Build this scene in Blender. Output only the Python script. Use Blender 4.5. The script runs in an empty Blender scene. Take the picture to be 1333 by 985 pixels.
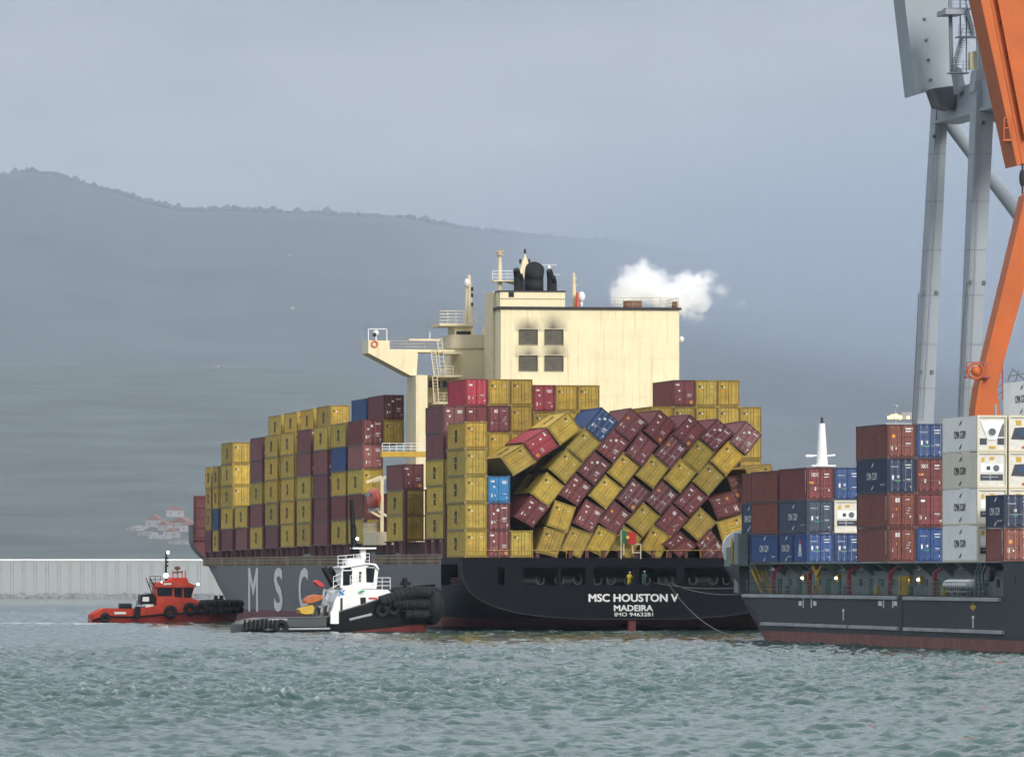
import bpy, bmesh, math, random
import numpy as np
from mathutils import Vector, Matrix, Quaternion

random.seed(7)
np.random.seed(7)
SC = bpy.context.scene
COL = SC.collection

# ------------------------------------------------------------------ camera, sky, sun, exposure
F, CX, YH, ZC = 9130.0, 666.5, 745.0, 6.3        # focal length and horizon in photograph pixels, eye height in metres
cam_d = bpy.data.cameras.new('camera')
cam = bpy.data.objects.new('camera', cam_d)
COL.objects.link(cam)
cam.location = (0, 0, ZC)
cam.rotation_euler = (math.pi / 2, 0, 0)
cam_d.sensor_width = 36.0
cam_d.lens = F / 1333.0 * 36.0
cam_d.shift_y = (YH - 492.5) / 1333.0
cam_d.clip_start = 1.0
cam_d.clip_end = 60000.0
SC.camera = cam

SUN_DIR = Vector((0.50, -0.80, 0.46)).normalized()
sun_el = math.asin(SUN_DIR.z)
sun_az = math.atan2(SUN_DIR.x, SUN_DIR.y)
world = bpy.data.worlds.new('World')
SC.world = world
world.use_nodes = True
wn, wl = world.node_tree.nodes, world.node_tree.links
wn.clear()
wout = wn.new('ShaderNodeOutputWorld')
wbg = wn.new('ShaderNodeBackground')
wbg.inputs['Strength'].default_value = 0.065
sky = wn.new('ShaderNodeTexSky')
sky.sky_type = 'NISHITA'
sky.sun_disc = False
sky.sun_elevation = sun_el
sky.sun_rotation = sun_az
sky.air_density = 1.5
sky.dust_density = 4.0
wtc = wn.new('ShaderNodeTexCoord')
wmap = wn.new('ShaderNodeMapping')
wmap.inputs['Scale'].default_value = (5.0, 5.0, 20.0)
wmap.inputs['Location'].default_value = (14.8, 5.2, 8.4)
wnoi = wn.new('ShaderNodeTexNoise')
wnoi.inputs['Scale'].default_value = 1.3
wnoi.inputs['Detail'].default_value = 5.0
wnoi.inputs['Roughness'].default_value = 0.5
wramp = wn.new('ShaderNodeValToRGB')
wramp.color_ramp.elements[0].position = 0.30
wramp.color_ramp.elements[1].position = 0.72
wramp.color_ramp.elements[0].color = (2.8, 3.2, 4.0, 1)
wramp.color_ramp.elements[1].color = (8.8, 9.1, 9.5, 1)
wmix = wn.new('ShaderNodeMix')
wmix.data_type = 'RGBA'
wmix.inputs[0].default_value = 0.90
wl.new(wtc.outputs['Generated'], wmap.inputs['Vector'])
wl.new(wmap.outputs['Vector'], wnoi.inputs['Vector'])
wl.new(wnoi.outputs['Fac'], wramp.inputs['Fac'])
wl.new(sky.outputs['Color'], wmix.inputs[6])
wl.new(wramp.outputs['Color'], wmix.inputs[7])
wsep = wn.new('ShaderNodeSeparateXYZ')
wl.new(wtc.outputs['Generated'], wsep.inputs[0])
wcl = wn.new('ShaderNodeClamp')
wl.new(wsep.outputs['Z'], wcl.inputs['Value'])
wpw = wn.new('ShaderNodeMath')                     # overcast sky: darkest at the horizon, brightest overhead
wpw.operation = 'POWER'
wpw.inputs[1].default_value = 0.6
wl.new(wcl.outputs['Result'], wpw.inputs[0])
wz = wn.new('ShaderNodeMapRange')
wz.inputs['To Min'].default_value = 0.52
wz.inputs['To Max'].default_value = 2.7
wl.new(wpw.outputs[0], wz.inputs['Value'])
wsc = wn.new('ShaderNodeVectorMath')
wsc.operation = 'SCALE'
wl.new(wmix.outputs[2], wsc.inputs[0])
wl.new(wz.outputs['Result'], wsc.inputs['Scale'])
wl.new(wsc.outputs[0], wbg.inputs['Color'])
wl.new(wbg.outputs['Background'], wout.inputs['Surface'])

sun_d = bpy.data.lights.new('sun', 'SUN')
sun_d.energy = 2.3
sun_d.angle = math.radians(20)
sun_d.color = (1.0, 0.97, 0.90)
sun = bpy.data.objects.new('sun', sun_d)
COL.objects.link(sun)
sun.rotation_mode = 'QUATERNION'
sun.rotation_quaternion = SUN_DIR.to_track_quat('Z', 'Y')
sun.location = (100, -200, 300)

SC.view_settings.view_transform = 'Standard'
SC.view_settings.look = 'None'
SC.view_settings.gamma = 1.0
SC.view_settings.exposure = 0.45
SC.view_settings.use_curve_mapping = False
SC.cycles.use_denoising = True
SC.cycles.use_adaptive_sampling = True
SC.cycles.adaptive_threshold = 0.04
SC.cycles.max_bounces = 14
SC.cycles.diffuse_bounces = 2
SC.cycles.glossy_bounces = 2
SC.cycles.transmission_bounces = 2
SC.cycles.volume_bounces = 14
SC.cycles.volume_max_steps = 256

# ------------------------------------------------------------------ projection helpers (photo pixel -> world)
def wp(px, py, Y):
    return Vector(((px - CX) / F * Y, Y, ZC + (YH - py) / F * Y))

YAW = math.atan2(1566.5, F)                       # heading of both ships: away from the camera, to the left
CU, SU = math.cos(YAW), math.sin(YAW)
class Frame:                                       # local x = starboard, y = forward, z = up
    def __init__(self, ox, oy):
        self.ox, self.oy = ox, oy
    def w(self, b, a, z=0.0):
        return Vector((self.ox - SU * a + CU * b, self.oy + CU * a + SU * b, z))
    def b(self, px, a):                            # starboard coordinate seen at pixel column px, a metres forward
        k = (px - CX) / F
        return (k * (self.oy + CU * a) - self.ox + SU * a) / (CU - SU * k)
    def z(self, py, a, b=0.0):
        return ZC + (YH - py) / F * (self.oy + CU * a + SU * b)
    def a(self, px, b):                            # forward coordinate of the line b = const at pixel column px
        k = (px - CX) / F
        return (k * (self.oy + SU * b) - self.ox - CU * b) / (-SU - k * CU)
_px = (605 - CX) / F * 755.0
M1 = Frame(_px + 18.4 * CU, 755.0 + 18.4 * SU)     # container ship, origin on its centreline at the transom
S2 = Frame((1272 - CX) / F * 560.0, 560.0)         # feeder ship, origin on its port side
Q = Frame(0, 0)                                    # quay line frame

# ------------------------------------------------------------------ mesh builder
class MB:
    def __init__(self):
        self.v, self.f, self.m = [], [], []
    def add(self, vs, fs, mi=0):
        o = len(self.v)
        self.v += [tuple(p) for p in vs]
        self.f += [tuple(i + o for i in f) for f in fs]
        self.m += [mi] * len(fs)
        return self
    def box(self, x0, x1, y0, y1, z0, z1, mi=0):
        return self.add([(x0, y0, z0), (x1, y0, z0), (x1, y1, z0), (x0, y1, z0), (x0, y0, z1), (x1, y0, z1), (x1, y1, z1), (x0, y1, z1)],
                        [(3, 2, 1, 0), (4, 5, 6, 7), (0, 1, 5, 4), (1, 2, 6, 5), (2, 3, 7, 6), (3, 0, 4, 7)], mi)
    def bar(self, p0, p1, w, h=None, mi=0):        # square bar between two points
        return self.cyl(p0, p1, w * 0.7071, None, 4, mi)
    def cyl(self, p0, p1, r0, r1=None, n=8, mi=0):
        p0, p1 = Vector(p0), Vector(p1)
        r1 = r0 if r1 is None else r1
        d = (p1 - p0).normalized()
        u = d.cross(Vector((0, 0, 1)))
        if u.length < 1e-4: u = Vector((1, 0, 0))
        u.normalize(); w = d.cross(u)
        vs = []
        for p, r in ((p0, r0), (p1, r1)):
            for i in range(n):
                t = 2 * math.pi * (i + 0.5) / n
                vs.append(p + (u * math.cos(t) + w * math.sin(t)) * r)
        fs = [(i, (i + 1) % n, n + (i + 1) % n, n + i) for i in range(n)]
        fs += [tuple(range(n - 1, -1, -1)), tuple(range(n, 2 * n))]
        return self.add(vs, fs, mi)
    def tube(self, pts, r, n=6, mi=0):
        for p, q in zip(pts[:-1], pts[1:]): self.cyl(p, q, r, None, n, mi)
        return self
    def prism(self, poly, axis, lo, hi, mi=0):     # poly in the two other axes, in xyz order
        n = len(poly)
        def mk(p, q, r):
            return (r, p, q) if axis == 'x' else (p, r, q) if axis == 'y' else (p, q, r)
        vs = [mk(p, q, lo) for p, q in poly] + [mk(p, q, hi) for p, q in poly]
        fs = [(i, (i + 1) % n, n + (i + 1) % n, n + i) for i in range(n)] + [tuple(range(n - 1, -1, -1)), tuple(range(n, 2 * n))]
        return self.add(vs, fs, mi)
    def quad(self, a, b, c, d, mi=0):
        return self.add([a, b, c, d], [(0, 1, 2, 3)], mi)
    def loft(self, rings, close=False, mi=0, cap=False):
        n = len(rings[0]); vs = [p for r in rings for p in r]; fs = []
        for i in range(len(rings) - 1):
            for j in range(n if close else n - 1):
                k = (j + 1) % n
                fs.append((i * n + j, i * n + k, (i + 1) * n + k, (i + 1) * n + j))
        if cap: fs += [tuple(range(n - 1, -1, -1)), tuple((len(rings) - 1) * n + j for j in range(n))]
        return self.add(vs, fs, mi)
    def ball(self, c, rx, ry=None, rz=None, seg=10, rings=6, mi=0):
        ry = rx if ry is None else ry; rz = rx if rz is None else rz
        R = []
        for i in range(rings + 1):
            t = math.pi * i / rings
            R.append([(c[0] + rx * math.sin(t) * math.cos(2 * math.pi * j / seg), c[1] + ry * math.sin(t) * math.sin(2 * math.pi * j / seg), c[2] + rz * math.cos(t)) for j in range(seg)])
        return self.loft(R, True, mi)
    def torus(self, c, R, r, axis='y', seg=16, n=8, mi=0):
        rings = []
        for i in range(seg + 1):
            t = 2 * math.pi * i / seg; ring = []
            for j in range(n):
                q = 2 * math.pi * j / n
                p, h = (R + r * math.cos(q)), r * math.sin(q)
                o = (p * math.cos(t), h, p * math.sin(t)) if axis == 'y' else (h, p * math.cos(t), p * math.sin(t)) if axis == 'x' else (p * math.cos(t), p * math.sin(t), h)
                ring.append((c[0] + o[0], c[1] + o[1], c[2] + o[2]))
            rings.append(ring)
        return self.loft(rings, True, mi)
    def rail(self, pts, h=1.1, step=1.6, r=0.045, bars=3, mi=0):
        for p, q in zip(pts[:-1], pts[1:]):
            p, q = Vector(p), Vector(q)
            n = max(1, int(round((q - p).length / step)))
            for i in range(n + 1):
                s = p.lerp(q, i / n)
                self.cyl(s, s + Vector((0, 0, h)), r, None, 4, mi)
            for k in range(bars):
                o = Vector((0, 0, h * (k + 1) / bars))
                self.cyl(p + o, q + o, r, None, 4, mi)
        return self
    def mesh(self, name, mats, smooth=False):
        me = bpy.data.meshes.new(name)
        me.from_pydata(self.v, [], self.f)
        for m in (mats if isinstance(mats, (list, tuple)) else [mats]): me.materials.append(m)
        if any(self.m): me.polygons.foreach_set('material_index', self.m)
        if smooth: me.polygons.foreach_set('use_smooth', [True] * len(self.f))
        me.update()
        return me
    def build(self, name, mats, parent=None, smooth=False, **kw):
        return obj(name, self.mesh(name, mats, smooth), parent, **kw)

def obj(name, data, parent=None, loc=None, color=None):
    o = bpy.data.objects.new(name, data)
    COL.objects.link(o)
    if parent is not None: o.parent = parent
    if loc is not None: o.location = loc
    if color is not None: o.color = color
    return o
def tag(o, label, cat, group=None):
    o['label'] = label; o['category'] = cat
    if group: o['group'] = group
    return o
def empty(name, loc=(0, 0, 0), rz=0.0):
    o = obj(name, None); o.location = loc; o.rotation_euler = (0, 0, rz)
    o.empty_display_size = 0.5
    return o
def structure(o):
    o['kind'] = 'structure'; return o
def stuff(o):
    o['kind'] = 'stuff'; return o

# ------------------------------------------------------------------ materials
def mat(name, col, rough=0.6, var=0.18, scale=0.6, metal=0.0, rust=0.0, streak=0.0, rustcol=(0.16, 0.06, 0.025), use_obj=False, spec=0.4, bump=0.0, soft=False):
    m = bpy.data.materials.new(name); m.use_nodes = True
    nt = m.node_tree; N, L = nt.nodes, nt.links
    bs = N['Principled BSDF']
    bs.inputs['Roughness'].default_value = rough
    bs.inputs['Metallic'].default_value = metal
    bs.inputs['Specular IOR Level'].default_value = spec
    tc = N.new('ShaderNodeTexCoord')
    if use_obj:
        oi = N.new('ShaderNodeObjectInfo'); base = oi.outputs['Color']
    else:
        rgb = N.new('ShaderNodeRGB'); rgb.outputs[0].default_value = (*col, 1); base = rgb.outputs[0]
    geo = N.new('ShaderNodeNewGeometry')
    no = N.new('ShaderNodeTexNoise'); no.inputs['Scale'].default_value = scale; no.inputs['Detail'].default_value = 6; no.inputs['Roughness'].default_value = 0.65
    L.new(geo.outputs['Position'] if use_obj else tc.outputs['Object'], no.inputs['Vector'])
    mr = N.new('ShaderNodeMapRange'); mr.inputs['From Min'].default_value = 0.3; mr.inputs['From Max'].default_value = 0.7
    mr.inputs['To Min'].default_value = 1 - var; mr.inputs['To Max'].default_value = 1 + var
    L.new(no.outputs['Fac'], mr.inputs['Value'])
    mul = N.new('ShaderNodeVectorMath'); mul.operation = 'SCALE'
    L.new(base, mul.inputs[0]); L.new(mr.outputs['Result'], mul.inputs['Scale'])
    out = mul.outputs[0]
    if rust > 0 or streak > 0:
        mp = N.new('ShaderNodeMapping'); mp.inputs['Scale'].default_value = (1.3, 1.3, 0.12 if streak > 0 else 0.9)
        L.new(tc.outputs['Object'], mp.inputs['Vector'])
        n2 = N.new('ShaderNodeTexNoise'); n2.inputs['Scale'].default_value = 1.1; n2.inputs['Detail'].default_value = 7; n2.inputs['Roughness'].default_value = 0.7
        L.new(mp.outputs['Vector'], n2.inputs['Vector'])
        m2 = N.new('ShaderNodeMapRange'); m2.inputs['From Min'].default_value = 0.68 - 0.22 * max(rust, streak); m2.inputs['From Max'].default_value = 0.78 if not soft else 0.85
        m2.inputs['To Max'].default_value = 0.8
        L.new(n2.outputs['Fac'], m2.inputs['Value'])
        mx = N.new('ShaderNodeMix'); mx.data_type = 'RGBA'
        L.new(m2.outputs['Result'], mx.inputs[0]); L.new(out, mx.inputs[6]); mx.inputs[7].default_value = (*rustcol, 1)
        out = mx.outputs[2]
    L.new(out, bs.inputs['Base Color'])
    if bump > 0:
        bp = N.new('ShaderNodeBump'); bp.inputs['Strength'].default_value = bump; bp.inputs['Distance'].default_value = 0.05
        L.new(no.outputs['Fac'], bp.inputs['Height']); L.new(bp.outputs['Normal'], bs.inputs['Normal'])
    return m
def emit(name, col, strength):
    m = bpy.data.materials.new(name); m.use_nodes = True
    b = m.node_tree.nodes['Principled BSDF']
    b.inputs['Base Color'].default_value = (*col, 1)
    b.inputs['Emission Color'].default_value = (*col, 1)
    b.inputs['Emission Strength'].default_value = strength
    return m

MT = {}
MT['paint'] = mat('container_paint', (1, 1, 1), 0.55, 0.26, 1.1, rust=0.34, use_obj=True, rustcol=(0.09, 0.045, 0.03))
MT['rod'] = mat('lock_rod_steel', (1, 1, 1), 0.5, 0.25, 2.0, use_obj=True)
MT['white_print'] = mat('white_print', (0.72, 0.72, 0.70), 0.6, 0.1, 3)
MT['orange_print'] = mat('orange_print', (0.75, 0.30, 0.03), 0.6, 0.1, 3)
MT['dark_print'] = mat('dark_print', (0.03, 0.028, 0.02), 0.6, 0.1, 3)
MT['black_print'] = mat('black_print', (0.018, 0.018, 0.014), 0.6, 0.1, 3)
MT['green_print'] = mat('green_print', (0.03, 0.35, 0.16), 0.6, 0.1, 3)
MT['red_print'] = mat('red_print', (0.5, 0.03, 0.04), 0.6, 0.1, 3)
MT['hull_grey'] = mat('hull_grey', (0.047, 0.048, 0.050), 0.42, 0.10, 0.12, streak=0.25, rustcol=(0.07, 0.06, 0.06), soft=True)
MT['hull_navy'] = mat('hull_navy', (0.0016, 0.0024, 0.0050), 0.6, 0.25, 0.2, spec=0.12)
MT['boot_red'] = mat('boot_red', (0.13, 0.018, 0.018), 0.6, 0.3, 0.5)
MT['maroon'] = mat('maroon_steel', (0.10, 0.022, 0.026), 0.6, 0.25, 0.5)
MT['rose'] = mat('pale_maroon_steel', (0.20, 0.095, 0.095), 0.6, 0.25, 0.5)
MT['dark'] = mat('dark_steel', (0.02, 0.02, 0.022), 0.6, 0.2, 0.6)
MT['cream'] = mat('cream_paint', (0.76, 0.67, 0.43), 0.55, 0.06, 0.25, streak=0.52, rustcol=(0.50, 0.30, 0.12), soft=True)
MT['cream2'] = mat('cream_trim', (0.66, 0.57, 0.38), 0.55, 0.10, 0.8)
MT['cream_seam'] = mat('cream_seam', (0.70, 0.585, 0.36), .6, .2, .8)
MT['beige_rail'] = mat('beige_rail', (0.36, 0.29, 0.20), 0.6, 0.3, 0.5)
MT['white'] = mat('white_paint', (0.76, 0.76, 0.75), 0.45, 0.08, 0.9, streak=0.35, rustcol=(0.45, 0.40, 0.33), soft=True)
MT['soot'] = mat('soot_black', (0.008, 0.008, 0.010), 0.75, 0.3, 1.2)
MT['yellow'] = mat('yellow_paint', (0.52, 0.33, 0.03), 0.5, 0.15, 0.8)
MT['orange'] = mat('orange_paint', (0.44, 0.12, 0.03), 0.55, 0.3, 1.4)
MT['lifeboat'] = mat('lifeboat_orange', (0.55, 0.10, 0.06), 0.45, 0.1, 0.5)
MT['tug_red'] = mat('tug_red', (0.50, 0.045, 0.020), 0.5, 0.25, 0.9, streak=0.45, rustcol=(0.16, 0.03, 0.02))
MT['tug_dark_red'] = mat('tug_dark_red', (0.26, 0.02, 0.014), 0.45, 0.15, 0.5)
MT['tug_black'] = mat('tug_black', (0.005, 0.0055, 0.007), 0.5, 0.2, 0.5, spec=.2)
MT['tug_grey'] = mat('tug_grey', (0.085, 0.09, 0.095), 0.5, 0.15, 0.5)
MT['rubber'] = mat('fender_rubber', (0.005, 0.005, 0.006), 0.8, 0.35, 1.5, bump=0.4)
MT['grey_steel'] = mat('crane_grey', (0.27, 0.305, 0.34), 0.5, 0.06, 0.12, streak=0.14, rustcol=(0.24, 0.26, 0.28), soft=True)
MT['grey_band'] = mat('crane_grey_band', (0.20, 0.225, 0.25), .55, .15, .5)
MT['grey_dark'] = mat('machinery_grey', (0.10, 0.11, 0.12), 0.55, 0.25, 0.7)
MT['crane_orange'] = mat('crane_orange', (0.46, 0.095, 0.008), 0.55, 0.12, 0.25, streak=0.18, rustcol=(0.34, 0.055, 0.02), soft=True)
MT['feeder_hull'] = mat('feeder_hull', (0.013, 0.018, 0.023), 0.6, 0.22, 0.2, streak=0.2, rustcol=(0.05, 0.05, 0.05), soft=True)
MT['feeder_boot'] = mat('feeder_boot', (0.19, 0.075, 0.058), 0.75, 0.35, 0.8, streak=0.6, rustcol=(0.14, 0.115, 0.09), soft=True)
MT['feeder_deck'] = mat('feeder_deck_green', (0.12, 0.16, 0.15), 0.6, 0.25, 0.5)
MT['feeder_green'] = mat('feeder_dark_green', (0.02, 0.09, 0.065), 0.6, 0.25, 0.5)
MT['feeder_wall'] = mat('feeder_grey_wall', (0.17, 0.21, 0.205), 0.6, 0.18, 0.5, streak=0.2, rustcol=(0.06, 0.05, 0.04))
MT['strake'] = mat('rubbing_strake', (0.30, 0.31, 0.32), 0.6, 0.3, 0.4)
MT['pink_post'] = mat('red_lead_post', (0.28, 0.05, 0.07), 0.6, 0.2, 0.8)
MT['reefer'] = mat('reefer_white', (1, 1, 1), 0.5, 0.07, 0.6, use_obj=True, streak=0.22, rustcol=(0.25, 0.17, 0.08), soft=True)
MT['reefer_unit'] = mat('reefer_unit_panel', (0.62, 0.60, 0.55), 0.5, 0.15, 1.5)
MT['reefer_dark'] = mat('reefer_unit_dark', (0.035, 0.04, 0.055), 0.5, 0.2, 2)
MT['concrete'] = mat('pale_concrete', (0.34, 0.355, 0.36), 0.85, 0.10, 0.15, streak=0.2, rustcol=(0.30, 0.30, 0.29), soft=True)
MT['concrete_dark'] = mat('grey_concrete', (0.33, 0.345, 0.35), 0.85, 0.12, 0.2)
MT['rock'] = mat('armour_rock', (0.19, 0.20, 0.205), 0.9, 0.35, 0.4)
MT['quay'] = mat('quay_concrete', (0.22, 0.22, 0.21), 0.85, 0.15, 0.2)
MT['fairlead'] = mat('fairlead_grey', (0.035, 0.036, 0.04), .6, .3, 2)
MT['glass'] = mat('dark_window_glass', (0.012, 0.018, 0.024), 0.08, 0.1, 1, spec=0.6)
MT['hill'] = mat('hill_ground', (0.040, 0.048, 0.046), 0.95, 0.45, 0.004)
MT['field'] = mat('hill_field', (0.062, 0.076, 0.066), 0.95, 0.4, 0.006)
MT['tree'] = mat('far_foliage', (0.064, 0.074, 0.070), 0.95, 0.3, 0.004)
MT['house_wall'] = mat('house_wall', (0.27, 0.265, 0.26), 0.8, 0.06, 0.3)
MT['house_roof'] = mat('terracotta_roof', (0.20, 0.095, 0.075), 0.85, 0.15, 0.3)
MT['rope'] = mat('mooring_rope', (0.10, 0.105, 0.10), 0.8, 0.1, 2)
MT['skin'] = mat('skin', (0.35, 0.20, 0.14), 0.6, 0.05, 3)
MT['hivis'] = mat('hi_vis_yellow', (0.72, 0.55, 0.03), 0.6, 0.1, 3)
MT['cloth_dark'] = mat('dark_cloth', (0.02, 0.025, 0.04), 0.8, 0.1, 3)
MT['cloth_green'] = mat('green_cloth', (0.03, 0.10, 0.06), 0.8, 0.1, 3)
MT['flag_green'] = mat('flag_green', (0.03, 0.13, 0.06), 0.8, 0.1, 3)
MT['flag_red'] = mat('flag_red', (0.45, 0.02, 0.02), 0.8, 0.1, 3)
MT['flag_gold'] = mat('flag_gold', (0.6, 0.45, 0.05), 0.8, 0.1, 3)
MT['logo_blue'] = mat('logo_blue', (0.04, 0.20, 0.42), 0.6, 0.1, 3)
MT['louvre'] = mat('sooty_louvre', (0.16, 0.145, 0.11), 0.7, 0.3, 1.5)
MT['rusty'] = mat('rusty_box', (0.17, 0.085, 0.05), 0.8, 0.3, 1.0)
MT['gull'] = mat('gull_white', (0.75, 0.75, 0.75), 0.7, 0.03, 3)
MT['lamp_white'] = emit('lit_lamp_white', (1.0, 0.95, 0.80), 5.0)
MT['lamp_warm'] = emit('lit_lamp_warm', (1.0, 0.48, 0.12), 4.0)

# soot-stained cream wall of the engine casing: rising soot smears above the four vents, a stain with its own shape
def casing_material(vents):
    m = mat('cream_casing', (0.78, 0.69, 0.44), 0.55, 0.08, 0.3, streak=0.66, rustcol=(0.52, 0.30, 0.10))
    for n_ in m.node_tree.nodes:
        if n_.type == 'MAPPING': n_.inputs['Scale'].default_value = (3.0, 3.0, 0.11)
    nt = m.node_tree; N, L = nt.nodes, nt.links
    bs = N['Principled BSDF']; src = bs.inputs['Base Color'].links[0].from_socket
    tc = N.new('ShaderNodeTexCoord'); sep = N.new('ShaderNodeSeparateXYZ'); L.new(tc.outputs['Object'], sep.inputs[0])
    nz = N.new('ShaderNodeTexNoise'); nz.inputs['Scale'].default_value = 0.55; nz.inputs['Detail'].default_value = 4
    L.new(tc.outputs['Object'], nz.inputs['Vector'])
    acc = None
    def math_(op, a, b=None, clamp=False):
        n = N.new('ShaderNodeMath'); n.operation = op; n.use_clamp = clamp
        for i, x in enumerate((a, b)):
            if x is None: continue
            if isinstance(x, (int, float)): n.inputs[i].default_value = x
            else: L.new(x, n.inputs[i])
        return n.outputs[0]
    wob = math_('MULTIPLY', math_('SUBTRACT', nz.outputs['Fac'], 0.5), 1.6)
    xx = math_('ADD', sep.outputs['X'], wob)
    for (cx, hw, zt, hgt) in vents:
        dx = math_('DIVIDE', math_('ABSOLUTE', math_('SUBTRACT', xx, cx)), hw)
        fx = math_('SUBTRACT', 1.0, dx, True)
        t = math_('DIVIDE', math_('SUBTRACT', sep.outputs['Z'], zt - 0.3), hgt)
        fz = math_('MULTIPLY', math_('SUBTRACT', 1.0, t, True), math_('GREATER_THAN', t, 0.0))
        s = math_('MULTIPLY', fx, fz)
        acc = s if acc is None else math_('MAXIMUM', acc, s)
    mx = N.new('ShaderNodeMix'); mx.data_type = 'RGBA'
    L.new(math_('MULTIPLY', acc, 1.25, True), mx.inputs[0]); L.new(src, mx.inputs[6]); mx.inputs[7].default_value = (0.13, 0.11, 0.075, 1)
    L.new(mx.outputs[2], bs.inputs['Base Color'])
    return m

# ------------------------------------------------------------------ lettering as meshes
_txt = {}
def text_mesh(s, size=1.0, bold=0.0, space=1.0, line=0.9):
    key = (s, size, bold, space, line)
    if key in _txt: return _txt[key]
    c = bpy.data.curves.new('lettering', 'FONT'); c.body = s; c.size = size; c.offset = bold
    c.align_x = 'CENTER'; c.align_y = 'CENTER'; c.space_character = space; c.space_line = line; c.resolution_u = 3
    o = bpy.data.objects.new('lettering', c); COL.objects.link(o)
    dg = bpy.context.evaluated_depsgraph_get(); dg.update()
    me = bpy.data.meshes.new_from_object(o.evaluated_get(dg))
    bpy.data.objects.remove(o)
    vs = np.array([v.co[:] for v in me.vertices]); fs = [tuple(p.vertices) for p in me.polygons]
    if len(vs):
        vs -= (vs.min(0) + vs.max(0)) / 2
    _txt[key] = (vs, fs)
    return _txt[key]
def put_text(mb, s, width, height, fx, bold=0.03, mi=0, space=1.0, line=0.9):
    vs, fs = text_mesh(s, 1.0, 0.0, space, line)
    ext = vs.max(0) - vs.min(0); d = bold * height
    o, ex, ey = (Vector(fx(*p)) for p in ((0, 0), (1, 0), (0, 1)))
    nrm = (ex - o).cross(ey - o).normalized()
    offs = [(0, 0)] if bold <= 0 else [(0, 0), (-d, 0), (d, 0), (0, -d * .7), (0, d * .7), (-d * .7, d * .6), (d * .7, -d * .6)]
    for i, (a, b) in enumerate(offs):                # heavier strokes: the outline repeated, each layer a hair further out
        mb.add([Vector(fx(p[0] / ext[0] * (width - 2 * d) + a, p[1] / ext[1] * (height - 1.4 * d) + b)) + nrm * 0.002 * i for p in vs], fs, mi)
    return mb

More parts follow.
